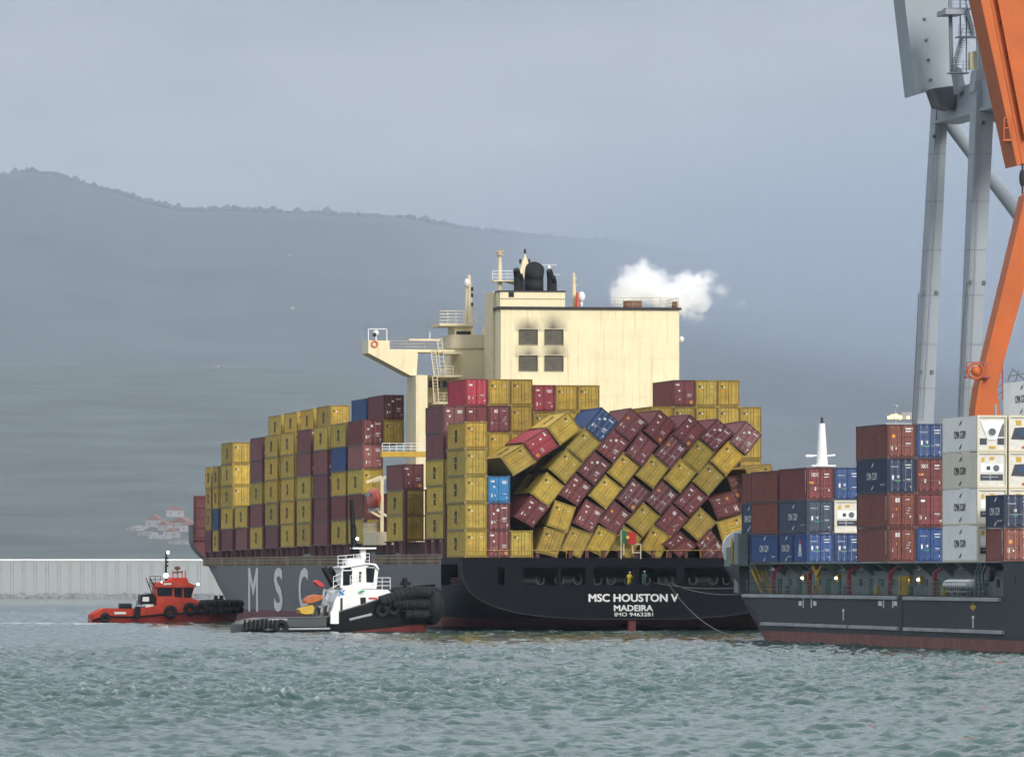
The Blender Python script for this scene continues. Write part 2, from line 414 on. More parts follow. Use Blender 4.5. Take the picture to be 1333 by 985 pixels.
# ------------------------------------------------------------------ setting: water
def make_water():
    rows = np.concatenate([[-400, -150, -40, 60, 140, 190], np.arange(222, 460, 0.3), np.arange(460, 800, 0.5), np.arange(800, 1100, 1.0), np.arange(1100, 1500, 2.0),
                           1500 * 1.06 ** np.arange(0, 62)])
    cols = np.concatenate([np.linspace(-40000, -1200, 12), np.linspace(-700, -110, 22), np.linspace(-100, 1433, 420), np.linspace(1445, 2030, 22), np.linspace(2500, 41000, 12)])
    S, PX = np.meshgrid(rows, cols, indexing='ij')
    Sx = np.maximum(S, 230.0)
    X = (PX - CX) / F * Sx; Y = S.copy()
    Z = np.zeros_like(X); DX = np.zeros_like(X); DY = np.zeros_like(X); CR = np.zeros_like(X)
    rng = np.random.RandomState(11)
    n = 90
    lam = np.exp(rng.uniform(math.log(0.6), math.log(6.5), n))
    ang = math.radians(-62) + rng.normal(0, 0.62, n)
    amp = 0.0128 * lam ** 0.40
    ph = rng.uniform(0, 6.283, n)
    fade = np.clip((1500 - S) / 500, 0, 1) * np.clip((S - 190) / 30, 0, 1) * np.clip((900 - np.abs(PX - CX)) / 100, 0, 1)
    # gusts: patches of rougher and calmer water
    gust = 1.0 + 0.28 * np.sin(X * 0.031 + Y * 0.013 + 1.0) * np.sin(X * 0.012 - Y * 0.021) + 0.18 * np.sin(X * 0.07 - Y * 0.034 + 2)
    for i in range(n):
        k = 2 * math.pi / lam[i]; dx, dy = math.cos(ang[i]), math.sin(ang[i])
        th = k * (dx * X + dy * Y) + ph[i]
        s, c = np.sin(th), np.cos(th)
        Z += amp[i] * s; DX += 0.55 * amp[i] * dx * c; DY += 0.55 * amp[i] * dy * c
        CR += amp[i] * k * s
    lee = 1.0 - 0.62 * np.clip((S - 520) / 160, 0, 1)        # calmer water in the lee of the ships and the quay
    Z *= fade * gust * lee; DX *= fade * lee; DY *= fade * lee
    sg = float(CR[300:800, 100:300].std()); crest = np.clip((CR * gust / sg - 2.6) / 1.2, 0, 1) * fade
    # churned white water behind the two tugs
    foam_glint = crest * 0.4 + 0.07 * np.clip((CR * gust / sg - 0.9) / 1.3, 0, 1) * fade  # crest foam, plus a faint whitening that paints silver glints on the waves
    def patch(px, Yc, rx, ry, k):
        xc = (px - CX) / F * Yc
        return k * np.exp(-((X - xc) / rx) ** 2 - ((Y - Yc) / ry) ** 2)
    lump = 0.5 + 0.5 * np.sin(X * 2.1 + np.sin(Y * 0.9) * 2) * np.sin(Y * 0.8 + X * 0.6)
    foam_glint += (patch(60, 868, 9.0, 6.0, 1.3) + patch(95, 850, 5.0, 5.0, 1.1) + patch(125, 862, 3.0, 4.0, 1.0) + patch(300, 905, 3.0, 5.0, .9) + patch(165, 838, 5.0, 4.0, 0.5) + patch(20, 880, 5, 6, .8)) * (0.35 + 0.65 * lump)
    V = np.stack([X + DX, Y + DY, Z], -1).reshape(-1, 3)
    nr, nc = X.shape
    idx = np.arange(nr * nc).reshape(nr, nc)
    q = np.stack([idx[:-1, :-1], idx[:-1, 1:], idx[1:, 1:], idx[1:, :-1]], -1).reshape(-1, 4)
    me = bpy.data.meshes.new('sea_water')
    me.vertices.add(len(V)); me.vertices.foreach_set('co', V.astype(np.float32).ravel())
    me.loops.add(q.size); me.loops.foreach_set('vertex_index', q.astype(np.int32).ravel())
    me.polygons.add(len(q)); me.polygons.foreach_set('loop_start', np.arange(0, q.size, 4, dtype=np.int32))
    me.polygons.foreach_set('use_smooth', np.ones(len(q), dtype=bool))
    me.update(calc_edges=True)
    at = me.attributes.new('foam_glint', 'FLOAT', 'POINT'); at.data.foreach_set('value', np.clip(foam_glint, 0, 1).astype(np.float32).ravel())
    m = bpy.data.materials.new('sea_water'); m.use_nodes = True
    N, L = m.node_tree.nodes, m.node_tree.links
    bs = N['Principled BSDF']
    bs.inputs['Roughness'].default_value = 0.16; bs.inputs['IOR'].default_value = 1.333
    geo = N.new('ShaderNodeNewGeometry')
    no = N.new('ShaderNodeTexNoise'); no.inputs['Scale'].default_value = 1.7; no.inputs['Detail'].default_value = 4; no.inputs['Roughness'].default_value = 0.6
    L.new(geo.outputs['Position'], no.inputs['Vector'])
    bp = N.new('ShaderNodeBump'); bp.inputs['Strength'].default_value = 0.30; bp.inputs['Distance'].default_value = 0.10
    L.new(no.outputs['Fac'], bp.inputs['Height']); L.new(bp.outputs['Normal'], bs.inputs['Normal'])
    n2 = N.new('ShaderNodeTexNoise'); n2.inputs['Scale'].default_value = 0.03; n2.inputs['Detail'].default_value = 4
    L.new(geo.outputs['Position'], n2.inputs['Vector'])
    rp = N.new('ShaderNodeValToRGB'); rp.color_ramp.elements[0].position = 0.35; rp.color_ramp.elements[1].position = 0.7
    rp.color_ramp.elements[0].color = (0.018, 0.052, 0.043, 1); rp.color_ramp.elements[1].color = (0.030, 0.072, 0.059, 1)
    L.new(n2.outputs['Fac'], rp.inputs['Fac'])
    a = N.new('ShaderNodeAttribute'); a.attribute_name = 'foam_glint'
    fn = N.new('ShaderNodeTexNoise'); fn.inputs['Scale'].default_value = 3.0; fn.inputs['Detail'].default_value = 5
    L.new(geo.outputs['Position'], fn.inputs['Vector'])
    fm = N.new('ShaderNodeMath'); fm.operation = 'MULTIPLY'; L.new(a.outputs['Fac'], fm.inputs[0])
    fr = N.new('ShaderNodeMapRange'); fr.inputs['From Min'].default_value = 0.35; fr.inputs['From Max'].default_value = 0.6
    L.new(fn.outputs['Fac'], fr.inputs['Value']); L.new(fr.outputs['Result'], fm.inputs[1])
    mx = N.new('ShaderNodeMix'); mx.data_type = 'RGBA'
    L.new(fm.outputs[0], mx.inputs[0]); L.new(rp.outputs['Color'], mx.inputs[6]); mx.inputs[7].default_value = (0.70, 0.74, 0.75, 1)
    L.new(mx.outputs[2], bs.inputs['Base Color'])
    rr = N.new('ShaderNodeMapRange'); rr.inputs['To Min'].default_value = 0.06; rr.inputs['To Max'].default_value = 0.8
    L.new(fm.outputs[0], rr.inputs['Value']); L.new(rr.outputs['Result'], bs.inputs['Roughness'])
    me.materials.append(m)
    return structure(obj('sea_water', me))
make_water()

# ------------------------------------------------------------------ setting: hills
def fbm(x, y, seed, octs=5, base=1.0):
    r = np.random.RandomState(seed); out = np.zeros_like(x); a = 1.0; f = base
    for _ in range(octs):
        for _k in range(3):
            t = r.uniform(0, 6.283); p = r.uniform(0, 6.283)
            out += a / 3 * np.sin(f * (math.cos(t) * x + math.sin(t) * y) + p)
        a *= 0.5; f *= 2.1
    return out
RIDGE = ([-900, -400, -150, 0, 40, 75, 110, 150, 190, 240, 300, 400, 440, 500, 535, 570, 610, 660, 750, 830, 890, 960, 1040, 1100, 1160, 1260, 1400, 1700, 2200],
         [330, 270, 240, 232, 228, 233, 246, 254, 268, 278, 279, 283, 285, 287, 289, 295, 303, 309, 317, 322, 334, 350, 372, 386, 402, 420, 440, 470, 500])
CREST = ([-900, -200, 0, 150, 300, 420, 520, 620, 800, 1000, 2200], [455, 470, 476, 477, 478, 482, 510, 560, 610, 640, 690])
RD, ND = 25000.0, 13000.0                            # distance of the mountain ridge and of the nearer crest
def hill_far(px, s):
    yr = np.interp(px, *RIDGE)
    zr = ZC + (YH - yr) * RD / F
    t = np.clip((s - RD * .5) / (RD * .5), 0, 1)
    z = zr * (0.25 * t + 0.75 * t * t * (3 - 2 * t)) * np.where(s > RD, 1 - 0.25 * (s - RD) / (RD * .2), 1)
    X = (px - CX) / F * s
    return X, z + fbm(X, s, 3, 5, 0.003) * 20 * t * (1 - 0.85 * np.clip((s - RD * .85) / (RD * .15), 0, 1)) + fbm(X, s, 4, 3, 0.02) * 3.0 * t
def hill_near(px, s):
    yr = np.interp(px, *CREST)
    zr = ZC + (YH - yr) * ND / F
    t = np.clip((s - ND * .5) / (ND * .5), 0, 1)
    z = zr * (0.55 * t + 0.45 * t * t * (3 - 2 * t)) * np.where(s > ND, 1 - 0.6 * (s - ND) / 900, 1)
    X = (px - CX) / F * s
    return X, z + fbm(X, s, 8, 5, 0.006) * 7.0 * t * (1 - 0.8 * np.clip((s - ND * .88) / (ND * .12), 0, 1))
def terrain(name, fn, s0, s1, ns, material):
    s = np.linspace(s0, s1, ns); px = np.linspace(-900, 2200, 420)
    S, P = np.meshgrid(s, px, indexing='ij')
    X, Z = fn(P, S)
    Z[0] = -1.5
    V = np.stack([X, S, Z], -1).reshape(-1, 3); nr, nc = X.shape
    idx = np.arange(nr * nc).reshape(nr, nc)
    q = np.stack([idx[:-1, :-1], idx[:-1, 1:], idx[1:, 1:], idx[1:, :-1]], -1).reshape(-1, 4)
    me = bpy.data.meshes.new(name); me.from_pydata(V.tolist(), [], q.tolist()); me.materials.append(material)
    me.polygons.foreach_set('use_smooth', [True] * len(q))
    return structure(obj(name, me))
terrain('hill', hill_far, RD * .5, RD * 1.2, 110, MT['hill'])
terrain('hill_slope', hill_near, ND * .5, ND + 900, 80, MT['field'])
def forest(name, fn, count, s0, s1, ridge_s, spread, h0, h1, seed):
    r = np.random.RandomState(seed)
    px = r.uniform(-120, 1450, count); s = r.uniform(s0, s1, count); k = int(count * .42); s[:k] = r.normal(ridge_s, spread, k)
    X, Z = fn(px, s)
    h = r.uniform(h0, h1, count) * np.where(r.rand(count) < .05, 1.6, 1); w = h * r.uniform(.42, .62, count)
    ang = np.arange(6) / 6 * 2 * math.pi; T_ = np.array([0, .22, .6, .9, 1.0]); K = np.array([.25, 1, .85, .4, .05])
    ux = r.uniform(.75, 1.2, (count, 5, 6)); uz = r.uniform(.93, 1.05, (count, 5, 6))
    VX = X[:, None, None] + w[:, None, None] * K[None, :, None] * np.cos(ang)[None, None, :] * ux
    VY = s[:, None, None] + w[:, None, None] * K[None, :, None] * np.sin(ang)[None, None, :] * ux
    VZ = Z[:, None, None] - .1 * h[:, None, None] + h[:, None, None] * T_[None, :, None] * uz
    V = np.stack([VX, VY, VZ], -1).reshape(-1, 3)
    base = []
    for i in range(4):
        for j in range(6): base.append((i * 6 + j, i * 6 + (j + 1) % 6, (i + 1) * 6 + (j + 1) % 6, (i + 1) * 6 + j))
    base = np.array(base); q = (base[None] + 30 * np.arange(count)[:, None, None]).reshape(-1, 4)
    me = bpy.data.meshes.new(name); me.from_pydata(V.tolist(), [], q.tolist()); me.materials.append(MT['tree'])
    return stuff(obj(name, me))
f1 = forest('forest', hill_far, 3600, RD * .985, RD * .999, RD, 120, 9, 22, 21)
tag(f1, 'dark hazy woodland covering the far mountain and its ridge', 'forest')
# village on the near slope
def house(px, py, w, d, h, roof, label, white_roof=False):
    S_ = np.linspace(ND * .52, ND, 900); _, Z_ = hill_near(np.full(900, float(px)), S_)
    k = int(np.argmin(np.abs(YH - (Z_ - ZC) * F / S_ - py))); s, z = float(S_[k]), float(Z_[k])
    e = empty('hillside_house', ((px - CX) / F * s, s, z - 0.8), random.uniform(-0.5, 0.5))
    tag(e, label, 'house', 'houses of the hazy hillside village')
    w *= 2.0; d *= 2.0; h *= 1.9; roof *= 1.9
    MB().box(-w / 2, w / 2, 0, d, 0, h).build('wall', MT['house_wall'], e)
    ro = MB().prism([(-w / 2 - .3, h), (w / 2 + .3, h), (w / 2 + .3, h + .12), (0, h + roof), (-w / 2 - .3, h + .12)], 'y', -0.3, d + 0.3)
    ro.build('roof', MT['house_wall'] if white_roof else MT['house_roof'], e)
    for x in (-w * 0.28, w * 0.22):
        MB().box(x - .45, x + .45, -0.06, 0.05, h * 0.4, h * 0.75).build('window', MT['glass'], e)
hs = [(200, 686, 9, 8, 4.5, 3.0, 'red-roofed house farthest left of the hazy hillside roofs'),
      (212, 690, 6, 7, 3.5, 2.6, 'small red-roofed house tucked right of the leftmost hillside roof'),
      (228, 673, 10, 8, 4.5, 3.0, 'red-roofed house standing highest in the hazy hillside village'),
      (233, 688, 12, 8, 4.0, 3.4, 'broad red-roofed house below the highest village house'),
      (245, 692, 9, 8, 4.0, 3.0, 'red-roofed house just left of the red wave breaker on the bow'),
      (222, 700, 8, 7, 4.0, 2.2, 'pale house with low red roof, lowest of the hillside village')]
for a in hs: house(*a)
for i, (px, py, w, lab) in enumerate([(172, 691, 8, 'small white shed at the left end of the hillside village'), (182, 688, 9, 'white flat shed beside the leftmost red hillside roof'),
                                      (188, 697, 9, 'long white shed below the leftmost red hillside roof'), (208, 701, 12, 'longest white shed under the red hillside roofs'),
                                      (232, 708, 12, 'white shed lowest on the slope beside the red bow wall'), (278, 478, 7, 'lone white house high on the misty hillside')]):
    house(px, py, w, 7, 2.2, 0.5, lab, True)

# breakwater
bw = empty('breakwater_wall', (0, 1740, 0)); tag(bw, 'long pale concrete breakwater wall behind the red tug', 'breakwater')
zt = 9.7
MB().box(-900, 900, 0.6, 5, -2, zt - 0.5).build('core', MT['concrete'], bw)
MB().box(-900, 900, -0.15, 5.2, zt - 0.5, zt).build('coping', MT['white'], bw)
pm = MB().box(-1.05, 1.05, 0, 0.62, 0.5, zt - 0.52).mesh('panel', MT['concrete'])
pm2 = MB().box(-0.36, 0.36, 0.035, 0.62, 0.5, zt - 0.52).mesh('joint_strip', MT['concrete_dark'])
for i in range(34):
    x = -140 + i * 2.9
    obj('panel', pm, bw, (x, 0, 0)); obj('joint_strip', pm2, bw, (x + 1.45, 0, 0))
rm = MB(); rr = random.Random(4)
for i in range(1500):
    x = rr.uniform(-150, -10) if i < 1100 else rr.uniform(-700, 700); t = rr.random(); r = rr.uniform(0.5, 1.1)
    rm.ball((x, -0.5 - 6.5 * t, 1.0 * (1 - t) - 0.4), r, r * rr.uniform(.7, 1.2), r * rr.uniform(.6, 1), 5, 3)
stuff(rm.build('rock_armour', MT['rock'], bw))
cr = MB(); cr.cyl((-114.6, 8, 8), (-116.6, 8, 14.0), .22, .12, 6)
o = cr.build('inclined_pole', MT['concrete_dark']); tag(o, 'thin pale pole leaning behind the breakwater', 'pole')
cr = MB(); cr.prism([(-86.4, 8), (-84.9, 8), (-84.2, 13.6), (-85.3, 13.6)], 'y', 9, 10)
o = cr.build('blue_pillar', mat('pale_blue_paint', (0.10, 0.34, 0.60), 0.6)); tag(o, 'pale blue upright pillar standing behind the breakwater', 'pillar')

# quay on the starboard side of both ships
qv, q0, q1 = 161.6, 420.0, 1080.0
qe = MB()
c = [Q.w(qv, q0), Q.w(qv, q1), Q.w(qv + 220, q1), Q.w(qv + 220, q0)]
qe.prism([(p.x, p.y) for p in c], 'z', -3, 3.4)
structure(qe.build('quay', MT['quay']))

# ------------------------------------------------------------------ shipping containers
W = 2.438
YEL, MAR, PUR, RED, BRN = (0.51, 0.345, 0.045), (0.175, 0.034, 0.036), (0.190, 0.056, 0.054), (0.42, 0.030, 0.050), (0.18, 0.042, 0.027)
BLU, DBL, LBL, ORG, PNK, NAV = (0.018, 0.06, 0.19), (0.014, 0.032, 0.085), (0.03, 0.22, 0.50), (0.29, 0.075, 0.045), (0.26, 0.085, 0.075), (0.030, 0.048, 0.085)
WHT, BEI = (0.80, 0.80, 0.77), (0.66, 0.61, 0.49)
CNAME = {YEL: 'yellow', MAR: 'maroon', PUR: 'plum', RED: 'red', BRN: 'brown', BLU: 'blue', DBL: 'navy blue', LBL: 'light blue', ORG: 'orange red', PNK: 'salmon red', NAV: 'slate blue', WHT: 'white', BEI: 'beige'}
H40, STD = 2.896, 2.591
_cm = {}
def corrugated(L, H, side):
    key = ('side', L, H, side)
    if key in _cm: return _cm[key]
    mb = MB(); x = side * (W / 2 - 0.035); y0, y1 = 0.16, L - 0.16; z0, z1 = 0.16, H - 0.12
    n = int((y1 - y0) / 0.42); p = (y1 - y0) / n; prof = []
    for i in range(n):
        y = y0 + i * p
        prof += [(y, 0), (y + p * 0.32, 0), (y + p * 0.5, 1), (y + p * 0.82, 1)]
    prof.append((y1, 0))
    A = [(x - side * 0.045 * d, y, z0) for y, d in prof]; B = [(x - side * 0.045 * d, y, z1) for y, d in prof]
    mb.loft([A, B])
    _cm[key] = mb.mesh('side_panel', MT['paint']); return _cm[key]
def cparts(L, H):
    key = ('set', L, H)
    if key in _cm: return _cm[key]
    fr = MB(); w = W / 2; t = 0.13
    for sx in (-1, 1):
        x0, x1 = sorted((sx * w, sx * (w - t)))
        for y0, y1 in ((0, 0.16), (L - 0.16, L)): fr.box(x0, x1, y0, y1, 0.0, H)
        fr.box(x0, x1, 0.16, L - 0.16, 0.0, 0.16); fr.box(x0, x1, 0.16, L - 0.16, H - 0.12, H)
    for y0, y1 in ((0, 0.1), (L - 0.1, L)):
        fr.box(-w + t, w - t, y0, y1, 0.0, 0.17); fr.box(-w + t, w - t, y0, y1, H - 0.13, H)
    fr.box(-w + t, w - t, 0.1, L - 0.1, 0.06, 0.16)
    fr.box(-w + t, w - t, L - 0.09, L - 0.05, 0.17, H - 0.13)
    frame = fr.mesh('frame', MT['paint'])
    cc = MB()
    for sx in (-1, 1):
        for y0, y1 in ((-0.012, 0.17), (L - 0.17, L + 0.012)):
            for z0, z1 in ((-0.012, 0.12), (H - 0.118, H + 0.012)):
                x0, x1 = sorted((sx * (w + 0.012), sx * (w - 0.17))); cc.box(x0, x1, y0, y1, z0, z1)
    castings = cc.mesh('corner_castings', MT['rod'])
    rf = MB(); n = int(L / 0.6); A, B = [], []
    for i in range(n + 1):
        y = 0.1 + (L - 0.2) * i / n; d = 0.03 * (i % 2)
        A.append((-w + t, y, H - 0.05 + d)); B.append((w - t, y, H - 0.05 + d))
    roof = rf.loft([A, B]).mesh('roof', MT['paint'])
    doors = []
    for sx in (-1, 1):
        d = MB(); x0, x1 = sorted((sx * 0.022, sx * (w - t - 0.03)))
        z0, z1 = 0.21, H - 0.17
        d.box(x0, x1, 0.055, 0.09, z0, z1)
        nr = 5; hh = (z1 - z0) / nr
        for i in range(nr): d.box(x0 + 0.05, x1 - 0.05, 0.012, 0.056, z0 + hh * i + 0.10, z0 + hh * (i + 1) - 0.10)
        d.box(x0, x0 + 0.045, 0.028, 0.056, z0, z1); d.box(x1 - 0.045, x1, 0.028, 0.056, z0, z1)
        doors.append(d.mesh('door', MT['paint']))
    rods = []
    for sx in (-1, 1):
        for u in (0.30, 0.78):
            r = MB(); x = sx * (w - t) * u
            r.cyl((x, -0.012, 0.10), (x, -0.012, H - 0.07), 0.030, None, 5)
            r.box(x - 0.07, x + 0.07, -0.04, 0.03, 0.20, 0.30); r.box(x - 0.07, x + 0.07, -0.04, 0.03, H - 0.30, H - 0.20)
            r.box(min(x, x - sx * 0.42), max(x, x - sx * 0.42), -0.05, -0.02, 1.00, 1.07)
            rods.append(r.mesh('lock_rod', MT['rod']))
    _cm[key] = (frame, castings, roof, doors, rods); return _cm[key]
def side_map(L, H, yc=None, zc=None):               # writing on the port side, read from outside
    yc = L / 2 if yc is None else yc; zc = H / 2 if zc is None else zc
    return lambda p, q: (-W / 2 - 0.006, yc - p, zc + q)
def swoosh(mb, fx, cx, cy, s, mi):
    pts = [(-0.55, -0.30), (-0.15, -0.28), (0.35, 0.05), (0.55, 0.42), (0.20, 0.20), (-0.20, 0.02)]
    mb.add([fx(cx + s * p * 1.5, cy + s * q) for p, q in pts], [tuple(range(6))], mi)
def logo_mesh(kind, L, H):
    key = ('logo', kind, L, H)
    if key in _cm: return _cm[key]
    mb = MB(); fx = side_map(L, H)
    if kind == 'msc':
        put_text(mb, 'm', 1.6, 0.62, lambda p, q: fx(p, q + 0.36), 0.12, 0)
        put_text(mb, 'sc', 1.6, 0.62, lambda p, q: fx(p, q - 0.36), 0.12, 0)
        me = mb.mesh('side_lettering', MT['black_print'])
    elif kind in ('cma', 'cmad'):
        put_text(mb, 'CMA CGM', 3.9 if L > 8 else 3.3, 0.62, fx, 0.025, 0)
        swoosh(mb, fx, 0.3, 0.95, 0.62, 0); swoosh(mb, fx, 0.2, -0.98, 0.62, 0)
        if kind == 'cma':
            put_text(mb, 'CMA CGM', 1.6, 0.16, lambda p, q: fx(p + (4.2 if L > 8 else 1.6), q - 0.75), 0.02, 0)
        me = mb.mesh('side_lettering', MT['white_print'] if kind == 'cma' else MT['dark_print'])
    elif kind == 'tower':
        mb.add([fx(p, q) for p, q in ((-0.75, -0.75), (-0.45, 0.35), (0.45, 0.35), (0.75, -0.75), (0.25, -0.75), (0, -0.1), (-0.25, -0.75))], [tuple(range(7))], 0)
        mb.add([fx(p, q) for p, q in ((-0.55, 0.45), (0, 0.85), (0.55, 0.45))], [(0, 1, 2)], 1)
        me = mb.mesh('side_emblem', [MT['white_print'], MT['red_print']])
    else:
        for i, (p, q, a, b) in enumerate([(L / 2 - 0.55, 0.75, 0.10, 0.45), (L / 2 - 0.55, -0.2, 0.07, 0.6)]):
            mb.add([fx(p - a, q - b), fx(p + a, q - b), fx(p + a, q + b), fx(p - a, q + b)], [(0, 1, 2, 3)], 0)
        me = mb.mesh('side_mark', MT['white_print'])
    _cm[key] = me; return me
def door_marks(kind, var, H):
    key = ('marks', kind, var, H)
    if key in _cm: return _cm[key]
    mb = MB(); r = random.Random(hash((kind, var)) % 1000 if False else (len(kind) * 31 + var))
    fx = lambda p, q: (p, 0.006, q)
    def rect(x, z, w, h, mi): mb.add([fx(x - w / 2, z - h / 2), fx(x + w / 2, z - h / 2), fx(x + w / 2, z + h / 2), fx(x - w / 2, z + h / 2)], [(0, 1, 2, 3)], mi)
    if kind == 'yellow':
        rect(-0.78, H - 0.72, 0.26, 0.28, 2); rect(-0.42, H - 0.78, 0.15, 0.17, 0)
        if var % 2: rect(-0.62, H - 1.22, 0.5, 0.11, 1)
        rect(0.55, 0.95, 0.10, 0.10, 0)
        if var > 2: rect(0.60, H - 0.7, 0.34, 0.06, 0)
    elif kind == 'tex':
        put_text(mb, 'tex', 0.75, 0.36, lambda p, q: fx(-0.55 + p, H - 0.62 + q), 0.02, 0)
        rect(-0.80, 1.55, 0.40, 0.16, 1); rect(-0.45, 1.0, 0.14, 0.3, 0); rect(0.55, H - 0.6, 0.5, 0.09, 0); rect(0.8, 0.85, 0.13, 0.2, 0); rect(0.55, H - 0.85, 0.4, 0.06, 0)
    elif kind == 'cma':
        put_text(mb, 'CMA CGM', 0.66, 0.12, lambda p, q: fx(-0.6 + p, H - 0.7 + q), 0.02, 0)
        rect(0.58, H - 0.55, 0.62, 0.08, 0); rect(0.62, H - 0.78, 0.48, 0.06, 0); rect(-0.75, 1.3, 0.18, 0.36, 0 if var % 2 else 2); rect(-0.3, 1.35, 0.20, 0.22, 0)
        rect(-0.3, 1.0, 0.34, 0.18, 3); rect(0.6, 1.15, 0.4, 0.05, 0); rect(0.6, 1.0, 0.3, 0.05, 0); rect(0.8, 0.5, 0.12, 0.12, 0)
    elif kind == 'square':
        rect(-0.35, H - 0.6, 0.36, 0.36, 0); rect(-0.8, 1.0, 0.16, 0.3, 0); rect(0.78, 0.95, 0.16, 0.26, 0); rect(-0.4, 1.55, 0.14, 0.16, 1); rect(0.5, H - 0.55, 0.45, 0.06, 0)
        for i in range(3): rect(0.5 + 0.1 * i, 1.2 + 0.22 * i, 0.3, 0.04, 0)
    else:
        rr = random.Random(var * 17 + 3)
        put = [(-0.7, H - 0.55, 0.36, 0.12), (0.58, H - 0.5, 0.55, 0.08), (0.6, H - 0.72, 0.46, 0.07), (-0.55, H - 1.15, 0.16, 0.14), (0.62, 1.25, 0.42, 0.05), (0.62, 1.1, 0.36, 0.05), (0.6, 0.95, 0.3, 0.05), (-0.8, 0.9, 0.14, 0.26), (0.85, 0.6, 0.14, 0.14), (-0.45, 0.8, 0.1, 0.12)]
        for p in put:
            if rr.random() < 0.82: rect(p[0] + rr.uniform(-.06, .06), p[1] + rr.uniform(-.1, .1), p[2] * 1.2, p[3] * 1.5, 0)
        if var % 4 == 1: rect(-0.72, H - 1.05, 0.34, 0.26, 1)
        if var % 4 == 2: rect(0.80, 0.45, 0.34, 0.34, 1)
        if var % 4 == 3: rect(-0.1, H - 0.75, 0.26, 0.26, 0)
    me = mb.mesh('door_print', [MT['white_print'], MT['orange_print'], MT['dark_print'], MT['green_print']])
    _cm[key] = me; return me
def warped(me, H, k, amt):                          # the same mesh racked and buckled, shared by every part of one box
    key = ('warp', me.name, k, amt)
    if key in _cm: return _cm[key]
    m2 = me.copy(); r = random.Random(k); s1, s2, s3, p1, p2 = r.uniform(-1, 1), r.uniform(-1, 1), r.uniform(.3, 1), r.uniform(0, 6), r.uniform(0, 6)
    for v in m2.vertices:
        x, y, z = v.co; u, t = x / W, z / H - .5; e = math.exp(-y / 4.0)
        v.co = (x + amt * (.35 * s1 * t + .10 * s3 * math.sin(3.1 * t + p1) * (1 + u)) * (.35 + .65 * e), y + amt * .16 * s2 * math.cos(2.6 * u + p2) * e,
                z + amt * (.22 * s2 * u + .09 * s3 * math.sin(4.0 * u + p2) * t) * (.3 + .7 * e))
    _cm[key] = m2; return m2
NC = [0]
def container(loc, roll, colr, label, group, L=12.192, H=H40, logo=None, marks=None, jitter=True, warp=0.0):
    NC[0] += 1; i = NC[0]
    r = random.Random(i * 13 + 5)
    e = empty('shipping_container', loc); e.rotation_euler = (0, roll, YAW + (r.uniform(-0.006, 0.006) if jitter else 0))
    tag(e, label, 'container', group)
    k = r.uniform(0.78, 1.18) if jitter else 1.0
    hue = r.uniform(-0.06, 0.06)
    c = (min(1, colr[0] * k * (1 + hue)), min(1, colr[1] * k), min(1, colr[2] * k * (1 - hue)), 1)
    fd = r.uniform(0.0, 0.10); g = 0.30
    c = tuple(x * (1 - fd) + g * fd * 0.5 for x in c[:3]) + (1,)
    frame, castings, roof, doors, rods = cparts(L, H)
    WP = (lambda m_: warped(m_, H, i % 7, warp)) if warp > 0 else (lambda m_: m_)
    frame, castings, roof = WP(frame), WP(castings), WP(roof); doors = [WP(d) for d in doors]; rods = [WP(d) for d in rods]
    obj('frame', frame, e, color=tuple(x * 0.52 for x in c[:3]) + (1,))  # frame colour darkened to stand for the shaded gaps between boxes
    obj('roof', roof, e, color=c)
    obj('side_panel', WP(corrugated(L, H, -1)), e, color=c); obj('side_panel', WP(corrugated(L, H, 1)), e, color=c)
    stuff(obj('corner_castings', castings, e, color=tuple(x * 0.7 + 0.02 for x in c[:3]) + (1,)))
    y = colr == YEL
    lightc = (0.42, 0.42, 0.42) if not y else (0.40, 0.34, 0.14)
    mixk = 0.0 if y else r.choice([0.12, 0.2, 0.45])
    rc = tuple(c[j] * (1 - mixk) * (1.0 if not y else 0.72) + lightc[j] * mixk for j in range(3)) + (1,)
    for di, d in enumerate(doors):
        dd = obj('door', d, e, color=c)
        obj('lock_rod', rods[di * 2], dd, color=rc); obj('lock_rod', rods[di * 2 + 1], dd, color=rc)
    mk = marks or ('yellow' if y else 'plain')
    stuff(obj('door_print', WP(door_marks(mk, r.randrange(5 if mk == 'plain' else 4), H)), e))
    lg = logo or ('msc' if y else None)
    if lg: obj('side_lettering', WP(logo_mesh(lg, L, H)), e)
    return e
